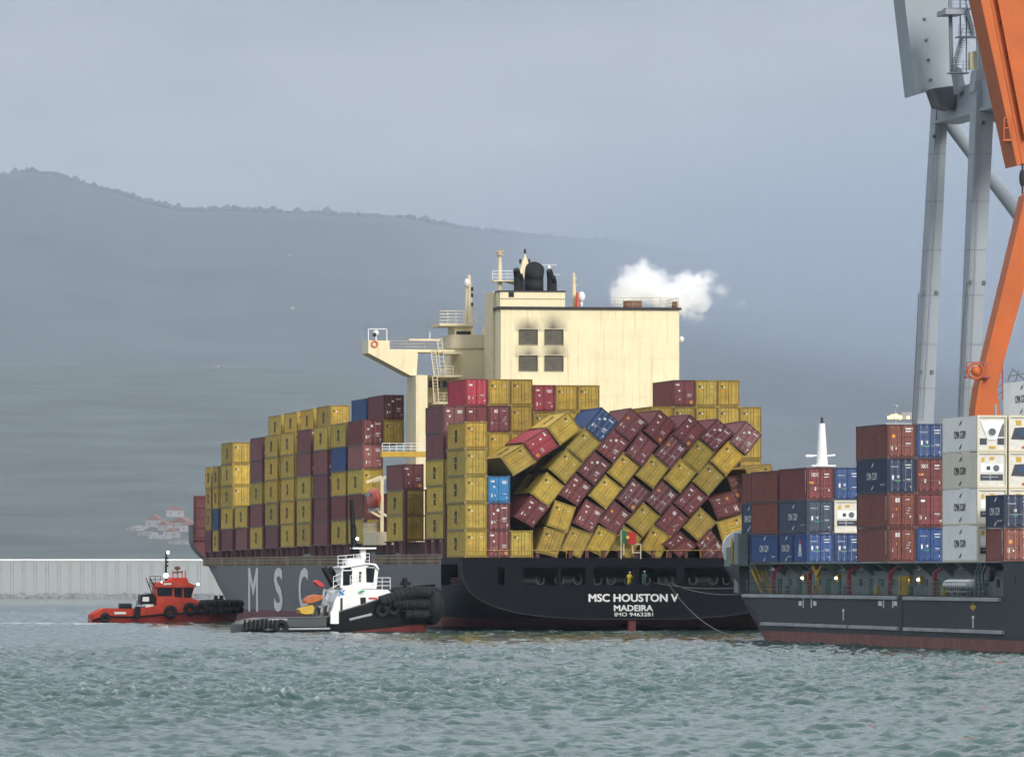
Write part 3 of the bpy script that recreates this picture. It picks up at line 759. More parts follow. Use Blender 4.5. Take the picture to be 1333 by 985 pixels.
def reefer(loc, colr, label, group, style, L=12.192, H=H40, logo='cmad'):
    NC[0] += 1; r = random.Random(NC[0])
    e = empty('refrigerated_container', loc); e.rotation_euler = (0, 0, YAW); tag(e, label, 'container', group)
    c = (*colr, 1); w = W / 2
    b = MB(); b.box(-w + .02, w - .02, 0.35, L, 0.14, H - .02)
    obj('insulated_box', b.mesh('insulated_box', MT['reefer']), e, color=c)
    f = MB()
    for sx in (-1, 1):
        x0, x1 = sorted((sx * w, sx * (w - .13)))
        f.box(x0, x1, 0, .34, 0, H); f.box(x0, x1, .34, L, 0, .135); f.box(x0, x1, L - .12, L + .004, .14, H)
    f.box(-w + .13, w - .13, 0, .3, H - .16, H); f.box(-w + .13, w - .13, 0, .3, 0, .2)
    obj('end_frame', f.mesh('end_frame', MT['reefer']), e, color=(0.60, 0.55, 0.42, 1))
    u = MB(); u.box(-w + .13, w - .13, .12, .34, .2, H - .16)
    un = u.build('refrigeration_unit', MT['reefer_unit'], e)
    def s(nm, m, *boxes):
        mb = MB()
        for q in boxes: mb.box(*q)
        return mb.build(nm, m, un)
    if style == 0:      # V-shaped white unit with one round fan
        p = MB(); p.prism([(-.95, 2.45), (.95, 2.45), (.35, .95), (-.35, .95)], 'y', .06, .118); p.build('cover_panel', MT['white'], un)
        p = MB(); p.cyl((0, .055, 1.55), (0, .03, 1.55), .33, None, 16); p.build('fan', MT['grey_dark'], un)
        p = MB(); p.torus((0, .03, 1.55), .34, .04, 'y', 16, 6); p.build('fan_ring', MT['white'], un)
        s('opening', MT['reefer_dark'], (-1.0, -.42, .10, .118, .55, 1.05), (.45, 1.0, .10, .118, .55, 1.05))
        p = MB(); p.prism([(.5, 1.2), (1.0, 1.2), (1.0, 2.2), (.85, 2.2)], 'y', .10, .118); p.build('grille', MT['grey_dark'], un)
        s('yellow_label', MT['yellow'], (-.2, .3, .05, .118, .25, .45))
    elif style == 1:    # boxy unit
        s('cover_panel', MT['white'], (-.95, .9, .07, .118, 1.25, 1.95))
        p = MB(); p.cyl((.35, .07, 1.6), (.35, .04, 1.6), .26, None, 14); p.build('fan', MT['grey_dark'], un)
        s('opening', MT['reefer_dark'], (-.95, .9, .10, .118, .62, 1.1), (-.45, -.15, .06, .069, 1.45, 1.75))
        s('pipe', MT['grey_steel'], (-.8, .5, .06, .10, .85, .93), (-.2, -.1, .06, .10, .62, 1.1))
        s('yellow_label', MT['yellow'], (-.85, -.6, .10, .119, 2.1, 2.45)); s('yellow_label', MT['yellow'], (-.2, .2, .10, .119, 2.25, 2.5))
    else:               # dark blue compressor showing
        p = MB(); p.prism([(-1.0, 1.0), (-.7, 1.9), (.9, 2.0), (1.0, 1.15), (.1, .95)], 'y', .085, .118); p.build('compressor_bay', MT['reefer_dark'], un)
        p = MB(); p.cyl((-.2, .085, 1.5), (-.2, .05, 1.5), .28, None, 12); p.build('fan', mat('fan_blue', (.02, .05, .12), .5), un)
        s('yellow_label', MT['yellow'], (-.6, -.15, .10, .119, 2.1, 2.5))
        s('orange_label', MT['orange'], (-.1, .25, .05, .119, .25, .45))
    if logo: obj('side_lettering', logo_mesh(logo, L, H), e)
    return e

ORD = ['zeroth', 'first', 'second', 'third', 'fourth', 'fifth', 'sixth', 'seventh', 'eighth', 'ninth', 'tenth', 'eleventh', 'twelfth', 'thirteenth', 'fourteenth']
TIER = ['', 'bottom', 'second up', 'third up', 'fourth up', 'fifth up', 'sixth up', 'seventh up']
PITCH = 2.925
BP = -18.37                                         # port face of the outer container row

# outer port stacks and the second row behind them
def zbase(a): return 10.02 - 0.0042 * (a - 14)
near_px = {2: 577, 3: 524, 4: 472, 5: 450, 6: 426.2, 7: 404.2, 8: 382.4, 9: 361.2, 10: 341.2, 11: 321.4, 12: 302.6, 13: 283.8, 14: 274.6}
bay_a = {k: M1.a(px, BP) for k, px in near_px.items()}
port = {3: [YEL, YEL, PUR], 4: [YEL, BRN, YEL, PNK, MAR], 5: [YEL, MAR, YEL, BLU, YEL], 6: [PUR, PUR, PUR, PUR, YEL], 7: [YEL, YEL, YEL, PUR, PUR],
        8: [YEL] * 5, 9: [PUR, YEL, YEL, YEL, YEL], 10: [YEL, PUR, YEL, PUR, PUR], 11: [PNK, YEL], 12: [PUR, YEL, YEL, YEL, YEL],
        13: [YEL, BLU, YEL, YEL], 14: [MAR, YEL, YEL, YEL]}
GP = 'containers stacked along the port side'
def stack_name(k):
    if k == 3: return 'the stack just behind the orange lifeboat'
    n = k - 3
    return f'{ORD[n]} outer stack ahead of the cream bridge'
for k, cols in port.items():
    a = bay_a[k]; z = zbase(a)
    L = 6.058 if k >= 13 else 12.192
    for t, c in enumerate(cols):
        container(M1.w(BP + W / 2, a, z + t * PITCH), 0, c, f'{CNAME[c]} container, {TIER[t + 1]} in {stack_name(k)}', GP, L=L,
                  marks=('plain' if c != YEL else None))
for k, tiers in {4: {5: YEL, 6: MAR}, 5: {6: BLU}, 7: {6: YEL}, 8: {6: YEL}, 9: {6: YEL}, 10: {6: YEL}}.items():
    a = bay_a[k]; z = zbase(a)
    for t, c in tiers.items():
        container(M1.w(BP + W / 2 + 2.5, a, z + (t - 1) * PITCH), 0, c,
                  f'{CNAME[c]} container atop the second row inboard, {ORD[k - 3]} bay ahead of bridge' if t == 6 else f'{CNAME[c]} container under the topmost maroon one next to the cream bridge tower',
                  'topmost containers of the second row')

# bay two, standing behind the collapsed stacks
bay2 = {1: {1: YEL, 2: YEL, 3: YEL, 4: PUR, 5: PUR}, 2: {4: YEL, 5: MAR, 6: RED}, 3: {4: YEL, 5: MAR, 6: YEL}, 4: {4: YEL, 5: YEL, 6: YEL}, 5: {4: YEL, 5: YEL, 6: RED}, 6: {4: YEL, 5: YEL, 6: YEL},
        7: {4: YEL, 5: YEL, 6: YEL}, 8: {4: MAR}, 9: {4: YEL}, 10: {4: YEL, 5: YEL}, 11: {4: YEL, 5: YEL, 6: MAR}, 12: {4: YEL, 5: YEL, 6: YEL}, 13: {3: MAR, 4: YEL, 5: YEL, 6: YEL}, 14: {2: MAR, 3: YEL, 4: YEL, 5: YEL}}
a2 = bay_a[2]
for c, tiers in bay2.items():
    b = BP + W / 2 + (c - 1) * 2.5 + (0.72 if c > 7 else 0)
    drop = 0.62 if 5 <= c <= 7 else 0.0
    for t, cl in tiers.items():
        std = c in (5, 6, 7) and t in (5, 4)
        z = zbase(a2) + (t - 1) * PITCH
        H = H40
        if 5 <= c <= 7:
            if t == 6: z -= 0.62
            elif t == 5: z -= 0.31; H = STD
            elif t == 4: H = STD
        container(M1.w(b, a2, z), 0, cl, (f'{CNAME[cl]} container, {TIER[t]} in the outermost port stack of the second bay from stern' if c == 1 else
                  f'{CNAME[cl]} upright container behind the collapse, {ORD[c]} row from port, {TIER[t]}'), 'upright containers behind the collapsed stacks', H=H,
                  marks=('square' if (c, t) in ((3, 5),) else None))

# stern bay: upright stacks at the port corner
zs = 7.95
for c, tiers in {1: [YEL] * 5, 2: [MAR, MAR, LBL], 3: [YEL]}.items():
    b = BP + W / 2 + (c - 1) * 2.5
    for t, cl in enumerate(tiers):
        lab = {1: f'{CNAME[cl]} upright container, {TIER[t + 1]} in the corner stack at the stern', 2: f'{CNAME[cl]} upright container, {TIER[t + 1]} beside the yellow corner stack at the stern',
               3: 'single upright yellow container left of the leaning stern stacks'}[c]
        container(M1.w(b, 0.15, zs + t * PITCH), 0, cl, lab, 'upright containers on the stern')

# stern bay: collapsed stacks. photo pixel of the door centre, clockwise lean in degrees, colour, forward offset
T = {
 'the stack fallen flat over the others': [(675.0, 598.5, 55, YEL), (704.3, 578.1, 56, RED), (734.1, 557.4, 56.5, YEL)],
 1: [(692.4, 665.7, 33, MAR), (712.8, 637.1, 37.5, YEL), (736.4, 606.5, 40.5, YEL), (760.1, 579.2, 41, YEL), (783.2, 552.4, 38.5, BLU)],
 2: [(717.0, 705.4, 16, YEL), (730.8, 671.7, 18.5, YEL), (750.2, 637.1, 34, MAR), (773.5, 609.0, 40, MAR), (798.0, 580.3, 40, MAR), (821.2, 552.9, 38.5, MAR)],
 3: [(749.9, 705.4, 23, YEL), (766.6, 671.8, 29.5, MAR), (788.4, 640.1, 38, YEL), (812.0, 610.4, 40, YEL), (835.0, 584.5, 40, MAR), (859.2, 556.3, 39.5, MAR)],
 4: [(783.8, 705.0, 27, YEL), (800.5, 674.0, 37, MAR), (824.5, 644.5, 38.5, MAR), (849.2, 613.4, 40, YEL), (873.5, 587.6, 40.5, MAR), (897.4, 561.5, 41, MAR)],
 5: [(816.0, 706.5, 29, YEL), (837.4, 676.0, 39.5, YEL), (861.1, 647.4, 41, MAR), (885.5, 618.6, 41, YEL), (909.1, 593.0, 41.5, YEL), (932.5, 566.0, 41, MAR)],
 6: [(853.8, 705.5, 33, YEL), (874.6, 678.5, 41, MAR), (899.2, 650.5, 42, MAR), (923.0, 622.5, 42, YEL), (946.7, 596.5, 42, YEL), (971.0, 570.0, 41.5, PNK)],
 7: [(887.5, 706.0, 42, MAR), (911.2, 682.8, 41, YEL)],
 8: [(926.0, 707.5, 50, MAR)],
 'right': [(945.3, 657.8, 70, MAR), (953.0, 688.0, 74, YEL), (968.0, 632.0, 76, BRN), (990.0, 621.0, 80, YEL)],
}
XR = {'right': [(0.05, 'dark maroon container lying on its side at the right of the collapse'), (0.3, 'yellow container lying on its side above the white bow bulwark'),
                (3.2, 'brown container on its side wedged below the right-hand standing stack'), (1.4, 'yellow container lying flat beside the feeder ship top tier')]}
for key, lst in T.items():
    for i, (px, py, deg, cl) in enumerate(lst):
        H = H40
        da = random.Random(int(px * 7)).uniform(-0.05, 0.45)
        if key == 'right': da = XR['right'][i][0]; lab = XR['right'][i][1]
        elif isinstance(key, str): lab = f'{CNAME[cl]} container, {["left", "middle", "right"][i]} of three in the stack toppled over at the left'; da = 0.0
        elif key == 7: lab = ['crushed maroon container at the bottom right of the leaning stacks', 'yellow container at the right foot of the leaning stacks, tilted over crushed ones'][i]
        elif key == 8: lab = 'crushed maroon container beside the white bow bulwark on the stern deck'
        else: lab = f'{CNAME[cl]} leaning container, {TIER[i + 1]} in the {ORD[key]} leaning stack from the left'
        jr = random.Random(int(px * 3 + py)); ph = math.radians(deg + jr.uniform(-1.3, 1.3))
        b = M1.b(px, da); z = M1.z(py, da, b)
        b -= math.sin(ph) * H / 2; z -= math.cos(ph) * H / 2
        ce = container(M1.w(b, da, z), ph, cl, lab, 'leaning containers of the collapsed stern stacks', marks=('square' if (key, i) == (6, 1) else None), warp=(1.6 if key in (7, 8) and cl == MAR else .85 if i == 0 else .55 if jr.random() < .45 else .0))
        ce.rotation_euler.z += jr.uniform(-0.014, 0.014); ce.rotation_euler.x += jr.uniform(-0.012, 0.012)
        if key in (7, 8) and cl == MAR: ce.scale = (1.04, 1, .80)

# ------------------------------------------------------------------ the large container ship
ship = empty('container_ship', M1.w(0, 0, 0), YAW)
tag(ship, 'huge grey and black container ship with collapsed stacks, stern towards the viewer', 'ship')
HB0 = 18.7; DECK = 7.9
def sm(t):
    t = max(0.0, min(1.0, t)); return t * t * (3 - 2 * t)
def zbot(a): return 1.22 - 9.3 * max(0.0, min(1.0, a / 26.0)) ** 1.05
def hb(a, z):
    e = zbot(a); h = HB0
    if a < 60:
        r = max(0.0, min(1.0, (z - e) / 6.0)); n = 2.9
        h = HB0 * (1 - (1 - r) ** n) ** (1 / n)
    if a > 150:
        zz = max(0.0, min(1.0, z / 8.0))
        start = 178 + 34 * zz; end = 252 + 10 * zz
        t = max(0.0, (a - start) / (end - start))
        h = HB0 * max(0.0, 1 - t ** (1.9 + 0.5 * zz)) if t < 1 else 0.05
    return max(h, 0.02)
DK2 = 7.2
def deckz(a): return DECK if a < 14.3 else DK2
ST = [0, 1.2, 2.6, 5, 8, 11, 14.2, 14.4, 18, 23, 29, 36, 45, 60, 90, 120, 150, 175, 185, 195, 205, 212, 219, 226, 233, 240, 246, 252, 257, 261]
ZL = [-4, -3, -2, -1, -0.4, 0, .4, .8, 1.1, 1.45, 1.8, 2.3, 2.9, 3.6, 4.3, 4.95, 5.7, 6.5, 7.2, DECK]
hm = MB()
for side in (-1, 1):
    P = [[(side * (hb(a, max(z, zbot(a))) if z > zbot(a) - 0.01 else 0.0), a, min(deckz(a), max(z, min(zbot(a), 7)))) for z in ZL] for a in ST]
    for i in range(len(ST) - 1):
        for j in range(len(ZL) - 1):
            am, zm = (ST[i] + ST[i + 1]) / 2, (ZL[j] + ZL[j + 1]) / 2
            if side == -1 and 2.6 <= am <= 14.2 and 4.95 < zm < 7.2: continue
            mi = (2 if zm < 1.3 else (1 if am < 14.2 or (am < 40 and zm < 4.0) else 0)) if am > 45 or zm > .55 else 1  # navy paint aft; on the lower quarter navy stands in for the bulge's shade
            if zm < zbot(am) and am < 20 and ZL[j + 1] < min(zbot(ST[i]), zbot(ST[i + 1])): continue
            hm.quad(P[i][j], P[i + 1][j], P[i + 1][j + 1], P[i][j + 1], mi)
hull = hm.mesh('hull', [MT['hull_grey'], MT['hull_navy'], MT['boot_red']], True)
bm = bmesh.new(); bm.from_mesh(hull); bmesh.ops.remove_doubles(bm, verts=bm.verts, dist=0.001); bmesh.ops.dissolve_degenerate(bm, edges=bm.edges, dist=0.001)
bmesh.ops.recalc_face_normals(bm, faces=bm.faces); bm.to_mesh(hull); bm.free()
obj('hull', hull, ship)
# deck plating
dm = MB()
dm.loft([[(-hb(a, DECK) + .02, a, deckz(a) - .02) for a in ST], [(hb(a, DECK) - .02, a, deckz(a) - .02) for a in ST]])
dm.build('weather_deck', MT['maroon'], ship)
# transom plate with mooring openings (z 4.95 to 6.9)
def edge(z): return hb(0, z)
zo0, zo1 = 4.95, 6.85
low = [(-edge(z), z) for z in np.linspace(zo0, 1.23, 24)] + [(edge(z), z) for z in np.linspace(1.23, zo0, 24)]
tp = MB(); tp.prism(low, 'y', -0.02, 0.25); tr = tp.build('transom_plate', MT['hull_navy'], ship)
tp = MB(); tp.prism([(-edge(zo1), zo1), (edge(zo1), zo1), (edge(DECK), DECK), (-edge(DECK), DECK)], 'y', -0.03, 0.5)
tp.build('transom_beam', MT['hull_navy'], ship)
openings = [(648, 657), (681, 726), (730, 762), (773, 824), (831, 880), (891, 951), (966, 1010)]
ob = [(M1.b(p, 0), M1.b(q, 0)) for p, q in openings]
xs = [-edge(5.8)] + [v for o2 in ob for v in o2] + [edge(5.8)]
for i in range(0, len(xs), 2):
    tp = MB(); x0, x1 = xs[i], xs[i + 1]
    poly = [(x0 if i else -edge(zo0), zo0), (x1 if i + 2 < len(xs) else edge(zo0), zo0), (x1 if i + 2 < len(xs) else edge(zo1), zo1), (x0 if i else -edge(zo1), zo1)]
    tp.prism(poly, 'y', -0.025, 0.3); tp.build('transom_pillar', MT['hull_navy'], ship)
md = MB(); md.box(-16.5, 16.5, 0.3, 14, 4.6, 4.7); md.box(-17.2, -16.5, 1.5, 14, 4.6, 4.72); md.build('mooring_deck', MT['maroon'], ship)
MB().box(-14.5, 17, 7.5, 7.8, 4.7, 7.85).build('mooring_deck_bulkhead', MT['dark'], ship)
MB().box(-14.4, -14.1, 3, 14.2, 4.7, 7.85).build('side_bulkhead', MT['maroon'], ship)
fl = MB()
for px in (703, 728, 752, 778, 795, 818, 841, 862, 880, 902, 928, 946):     # fairleads and bitts in the openings
    x = M1.b(px, 0.3); f = MB(); R = 0.42
    pts = [(x - R, .35, 5.75)] + [(x + R * math.cos(t), .35, 5.35 + R * .8 * math.sin(t)) for t in np.linspace(math.pi, 2 * math.pi, 8)] + [(x + R, .35, 5.75)]
    f.tube(pts, 0.10, 6); f.build('fairlead', MT['fairlead'], ship)
for px in (690, 742, 800, 868, 915):
    x = M1.b(px, 3); f = MB(); f.cyl((x - .9, 3, 5.4), (x + .9, 3, 5.4), .55, None, 12); f.cyl((x - 1, 3, 5.4), (x - .9, 3, 5.4), .75, None, 12); f.cyl((x + .9, 3, 5.4), (x + 1, 3, 5.4), .75, None, 12)
    f.box(x - 1, x + 1, 2.8, 3.2, 4.7, 5.3); f.build('mooring_winch', MT['dark'], ship)
# sheer line along the round transom edge
pts = [(-edge(z) - 0.03, -0.05, z) for z in np.linspace(7.6, 1.28, 26)] + [(edge(z) + .03, -0.05, z) for z in np.linspace(1.28, 7.6, 26)]
MB().tube(pts, 0.05, 5).build('transom_edge', MT['dark'], ship)
MB().box(-0.4, 0.4, 0.3, 1.6, -3, 1.6).build('rudder_post', MT['boot_red'], ship)
# name on the transom
nm = MB(); fx0 = lambda zc: (lambda p, q: (M1.b(824, 0) + p, -0.035, zc + q))
def tx(s, x0, x1, y0, y1):
    mb = MB(); b0, b1 = M1.b(x0, 0), M1.b(x1, 0); z0, z1 = M1.z(y1, 0), M1.z(y0, 0)
    put_text(mb, s, b1 - b0, z1 - z0, bold=(0.03 if s[0] == 'I' else 0.055), fx=lambda p, q: ((b0 + b1) / 2 + p, -0.035, (z0 + z1) / 2 + q))
    mb.build('stern_lettering', MT['white_print'], ship)
tx('MSC HOUSTON V', 766, 883, 772.5, 783); tx('MADEIRA', 799, 850, 787, 795); tx('IMO 9463281', 800, 850, 796.8, 801.8)
# big letters on the port side
for ch, x0, x1 in (('M', 323.5, 336.5), ('S', 357, 368.5), ('C', 389, 401.5)):
    mb = MB(); a0, a1 = M1.a(x1, -HB0), M1.a(x0, -HB0); z0, z1 = M1.z(796, a0, -HB0), M1.z(738.5, a0, -HB0)
    am, zm = (a0 + a1) / 2, (z0 + z1) / 2
    put_text(mb, ch, a1 - a0, z1 - z0, lambda p, q: (-HB0 - 0.04, am - p, zm + q), 0.055)
    mb.build('side_lettering', MT['white_print'], ship)
# side recess ladder and yellow post at the stern corner
f = MB(); f.rail([(-17.3, 4, 4.7), (-17.6, 14, 4.7)], 1.0, 1.2, .05); f.build('recess_railing', MT['rose'], ship)
f = MB(); x = -16.9
f.bar((x - .3, 2.2, 4.7), (x - .3, 2.2, 7.8), .12); f.bar((x + .3, 2.2, 4.7), (x + .3, 2.2, 7.8), .12)
for i in range(9): f.bar((x - .3, 2.2, 4.9 + .33 * i), (x + .3, 2.2, 4.9 + .33 * i), .07)
f.build('yellow_ladder', MT['yellow'], ship)

# side: hatch coaming, stanchions, railing, lashing bridges
MB().box(-16.6, -16.2, 13.6, 226, DK2, 9.8).build('hatch_coaming', MT['maroon'], ship)
MB().box(16.2, 16.6, 13.6, 226, DK2, 9.8).build('hatch_coaming', MT['maroon'], ship)
st = MB().box(-.28, .28, -.22, .22, 0, 2.0).box(-.5, .5, -.5, .5, 1.9, 2.02).mesh('stanchion', MT['rose'])
for k, a in bay_a.items():
    LL = 6 if k >= 13 else 12.0
    for u in ((0.3, LL / 2, LL - 0.3) if LL > 6 else (0.3, LL - .3)):
        o = obj('stanchion', st, ship, (-18.15, a + u, DK2)); o.scale.z = (zbase(a) - DK2) / 2.03
    if k != 14:
        lb = MB(); lb.bar((-18.2, a - 1.3, DK2), (-18.2, a - 1.3, zbase(a) + 2 * PITCH), .35)
        lb.bar((-15.8, a - 1.3, DK2), (-15.8, a - 1.3, zbase(a) + 2 * PITCH), .35)
        for z in (0.2, PITCH, 2 * PITCH): lb.box(-18.3, -12, a - 1.8, a - .7, zbase(a) + z - .12, zbase(a) + z)
        lb.build('lashing_bridge', MT['maroon'], ship)
a = 14.6
while a < 222:
    if not (60 < a < 74):
        rl = MB().rail([(-18.5, a, DK2), (-18.5, a + 7, DK2)], 1.1, 0.9, 0.055, 3)
        if random.Random(int(a)).random() < 0.4: rl.box(-18.46, -18.42, a + .6, a + 3.3, DK2, DK2 + 1.0)
        rl.build('deck_railing', MT['beige_rail'], ship)
    a += 7.2
for px, y, wd in ((402, 724, 6), (488, 722, 3), (520, 723, 3)):
    a = M1.a(px, -18.2); z = M1.z(y, a, -18); MB().box(-18.4, -17.2, a - wd / 2, a + wd / 2, DK2, z + .3).build('deck_locker', MT['feeder_wall'], ship)
# added dark filler in place of the lower tiers, keeps the void black
MB().box(-15.6, 17.6, a2 + 0.4, a2 + 12, 7.3, zbase(a2) + 1 * PITCH - 0.1).box(-15.6, 12.6, a2 + 0.4, a2 + 12, zbase(a2) + 1 * PITCH - 0.1, zbase(a2) + 3 * PITCH - 0.08).build('dark_filler', MT['dark'], ship)
MB().box(-16, 16, 15, 225, DK2, 9.6).build('hatch_covers', MT['maroon'], ship)
# stern deck pedestals and rail
pd = MB().box(-.2, .2, -.2, .2, 0, .75).box(-.34, .34, -.3, .3, .7, .8).mesh('lashing_pedestal', MT['maroon'])
for i in range(13): obj('lashing_pedestal', pd, ship, (M1.b(700 + 21.5 * i, -0.0), 0.30, DECK))
r_ = MB(); r_.rail([(M1.b(606, -.1), -0.05, DECK), (M1.b(955, -.1), -0.05, DECK)], 0.83, 3.6, 0.035, 1); r_.build('stern_railing', MT['yellow'], ship)
fs = MB(); bx = M1.b(829, -.2)
for p, q in (((823.5, 719), (823.5, 708)), ((823.5, 708), (834, 708)), ((834, 708), (834, 719)), ((823.5, 719), (834, 719)), ((834, 719), (834, 727)), ((812, 722), (812, 700))):
    fs.bar((M1.b(p[0], -.4), -.4, M1.z(p[1], -.4)), (M1.b(q[0], -.4), -.4, M1.z(q[1], -.4)), .10)
fs.build('stern_light_frame', MT['cream2'], ship)
flag = empty('ensign_flag', M1.w(M1.b(808.5, -0.8), -0.8, M1.z(727, -0.8)), YAW); tag(flag, 'green and red ensign with gold badge flying over the stern rail', 'flag')
MB().cyl((0, 0, 0), (0, 0, 3.1), .05, .03, 6).build('flagstaff', MT['white'], flag)
def cloth(x0, x1, nm2, m):
    rows = []
    for i in range(9):
        x = x0 + (x1 - x0) * i / 8
        rows.append([(x * .95, 0.10 * math.sin(x * 4.2), 3.0 - 1.25 * j / 5 - 0.22 * x * x / 3.0 + .05 * math.sin(x * 5 + j)) for j in range(6)])
    MB().loft(rows).build(nm2, m, flag, True)
cloth(0.03, .72, 'green_field', MT['flag_green']); cloth(.72, 1.75, 'red_field', MT['flag_red'])
MB().cyl((.70, -.08, 2.32), (.70, -.12, 2.32), .20, None, 10).build('gold_badge', MT['flag_gold'], flag)

# bow: raised forecastle with aft bulkhead (wave breaker)
def fsec(a, k):                                     # flared half section
    t = max(0.0, (a - 236) / 26.0); s = max(0.03, 1 - t ** 1.8)
    out = []
    for z in (6.5, 7.4, 8.2, 9, 9.8, 10.6, 11.6, 13):
        u = (z - 6.5) / 4.5
        h = 14.6 + 4.3 * math.sin(min(1, u) * math.pi / 2)
        out.append((k * h * s, a, z))
    return out
fo = MB()
FA = [231.5, 234, 237, 241, 246, 251, 256, 260, 262]
for k in (-1, 1): fo.loft([fsec(a, k) for a in FA])
fo.build('forecastle', MT['hull_grey'], ship, True)
q = fsec(231.5, -1); bk = [(p[0], p[2]) for p in q]; bk2 = bk + [(-x, z) for x, z in reversed(bk)]
MB().prism(bk2, 'y', 231.3, 231.48).build('forecastle_bulkhead', MT['maroon'], ship)
wb = MB(); zt2 = M1.z(645, 231, -18)
wb.box(-18.85, 18.85, 231.0, 231.3, 10.8, zt2)
for z in np.linspace(11.3, zt2 - .2, 5): wb.box(-18.8, 18.8, 230.85, 231.0, z - .09, z + .09)
for x in np.linspace(-18.5, 18.5, 14): wb.box(x - .1, x + .1, 230.8, 230.98, 10.8, zt2)
wb.build('wave_breaker', MT['maroon'], ship)

# ------------------------------------------------------------------ superstructure
def BX(x0, x1, y0, y1, a0, a1, zlo=None):           # box from photo pixels: aft face at a0
    b0, b1 = M1.b(x0, a0), M1.b(x1, a0)
    return (b0, b1, a0, a1, M1.z(y1, a0, b0) if zlo is None else zlo, M1.z(y0, a0, b0))
AH = 57.0
vw = [(675, 700, 428, 449), (708.5, 733.5, 428, 449), (675, 700, 462, 483), (708.5, 733.5, 462, 483)]
vents = []
for x0, x1, y0, y1 in vw:
    b0, b1 = M1.b(x0, AH), M1.b(x1, AH); zt3 = M1.z(y0, AH, b0)
    vents.append(((b0 + b1) / 2, 1.75 if x0 > 700 else 1.9, zt3, 2.6 if x0 > 700 else 1.9))
CW = casing_material(vents)
cs = MB(); cb = BX(652, 884, 402, 700, AH, AH + 8, DECK)
# wall with four recessed openings, assembled from strips around them
xs_ = [cb[0], M1.b(675, AH), M1.b(700, AH), M1.b(708.5, AH), M1.b(733.5, AH), cb[1]]
zs_ = [cb[4], M1.z(483, AH, -4), M1.z(462, AH, -4), M1.z(449, AH, -4), M1.z(428, AH, -4), cb[5]]
wallm = MB()
for i in range(5):
    for j in range(5):
        if i in (1, 3) and j in (1, 3): continue
        wallm.quad((xs_[i], AH, zs_[j]), (xs_[i + 1], AH, zs_[j]), (xs_[i + 1], AH, zs_[j + 1]), (xs_[i], AH, zs_[j + 1]))
casing = wallm.build('engine_casing', CW, ship)
cs.box(cb[0], cb[1], AH + .35, AH + 8, cb[4], cb[5] - .01); cs.build('casing_block', MT['cream'], ship)
MB().box(cb[0] - .01, cb[0] + .0, AH + .001, AH + .34, cb[4], cb[5]).box(cb[1], cb[1] + .01, AH + .001, AH + .34, cb[4], cb[5]).build('casing_edge', MT['cream'], ship)
for i in (1, 3):
    for j in (1, 3):
        lv = MB(); x0, x1, z0, z1 = xs_[i], xs_[i + 1], zs_[j], zs_[j + 1]
        n = 8
        for k in range(n):
            z = z0 + (z1 - z0) * (k + .5) / n; lv.box(x0, x1, AH + .12, AH + .26, z - .07, z + .05)
        lv.box(x0, x1, AH + .27, AH + .34, z0, z1)
        f = MB()
        for q_ in ((x0 - .06, x0, z0 - .06, z1 + .06), (x1, x1 + .06, z0 - .06, z1 + .06), (x0, x1, z0 - .06, z0), (x0, x1, z1, z1 + .06)): f.box(q_[0], q_[1], AH - .05, AH - .002, q_[2], q_[3])
        v = lv.build('louvre_vent', MT['louvre'], casing); f.build('vent_frame', MT['cream2'], casing)
rf = MB(); rf.box(cb[0] - .25, cb[1] + .25, AH - .25, AH + 8.2, cb[5], cb[5] + .28); rf.build('casing_roof', MT['dark'], ship)
# seams on the casing wall
for y in (414, 437, 466, 496, 516):
    z = M1.z(y, AH); MB().box(M1.b(738 if y < 500 else 655, AH), cb[1], AH - .015, AH - .002, z - .02, z + .02).build('weld_seam', MT['cream_seam'], casing)
for px in (664, 741, 776, 812, 848):
    x = M1.b(px, AH); MB().box(x - .018, x + .018, AH - .013, AH - .002, cb[4], cb[5] - .02).build('weld_seam', MT['cream_seam'], casing)
# funnel house
fb = BX(651, 735.5, 379.5, 401, AH + 1, AH + 7); top = fb[5]
fh = MB(); fh.box(fb[0], fb[1], fb[2], fb[3], cb[5] + .28, top); funnel_house = fh.build('funnel_house', MT['cream'], ship)
MB().box(fb[0] - .1, fb[1] + .1, fb[2] - .12, fb[3], top, top + .15).build('funnel_house_roof', MT['dark'], ship)
gb = BX(641.5, 651.5, 379.5, 401, AH + 4, AH + 10, 20); MB().box(*gb).build('lift_trunk', MT['cream2'], ship)
f = MB()
zc_ = M1.z(389, AH + 1); f.box(fb[0] + .02, fb[1] - .02, fb[2] - .04, fb[2] - .003, zc_ - .05, zc_ + .05); f.build('handrail_strip', MT['beige_rail'], funnel_house)
MB().box(M1.b(662, AH + 1), M1.b(669, AH + 1), fb[2] - .03, fb[2] - .002, M1.z(387, AH + 1), M1.z(380.5, AH + 1)).build('small_window', MT['glass'], funnel_house)
def stack_pipe(px, y0, r, tilt, nm2):
    x = M1.b(px, AH + 3); zt4 = M1.z(y0, AH + 3); mb = MB()
    mb.cyl((x, AH + 3, top), (x, AH + 3, zt4 - r), r, None, 18)
    rings = []
    for s in np.linspace(0, 1, 6):
        ang = s * math.radians(tilt); ring = []
        for j in range(18):
            q = 2 * math.pi * j / 18
            lx, ly = r * math.cos(q), r * math.sin(q)
            cy, cz = -r * 1.2 * (1 - math.cos(ang)), r * 1.2 * math.sin(ang)
            ring.append((x + lx, AH + 3 + cy + ly * math.cos(ang), zt4 - r + cz + ly * math.sin(ang) * 1.0))
        rings.append(ring)
    mb.loft(rings, True, 0, True); mb.build(nm2, MT['soot'], ship, True)
stack_pipe(695, 352, 1.13, 60, 'exhaust_stack')
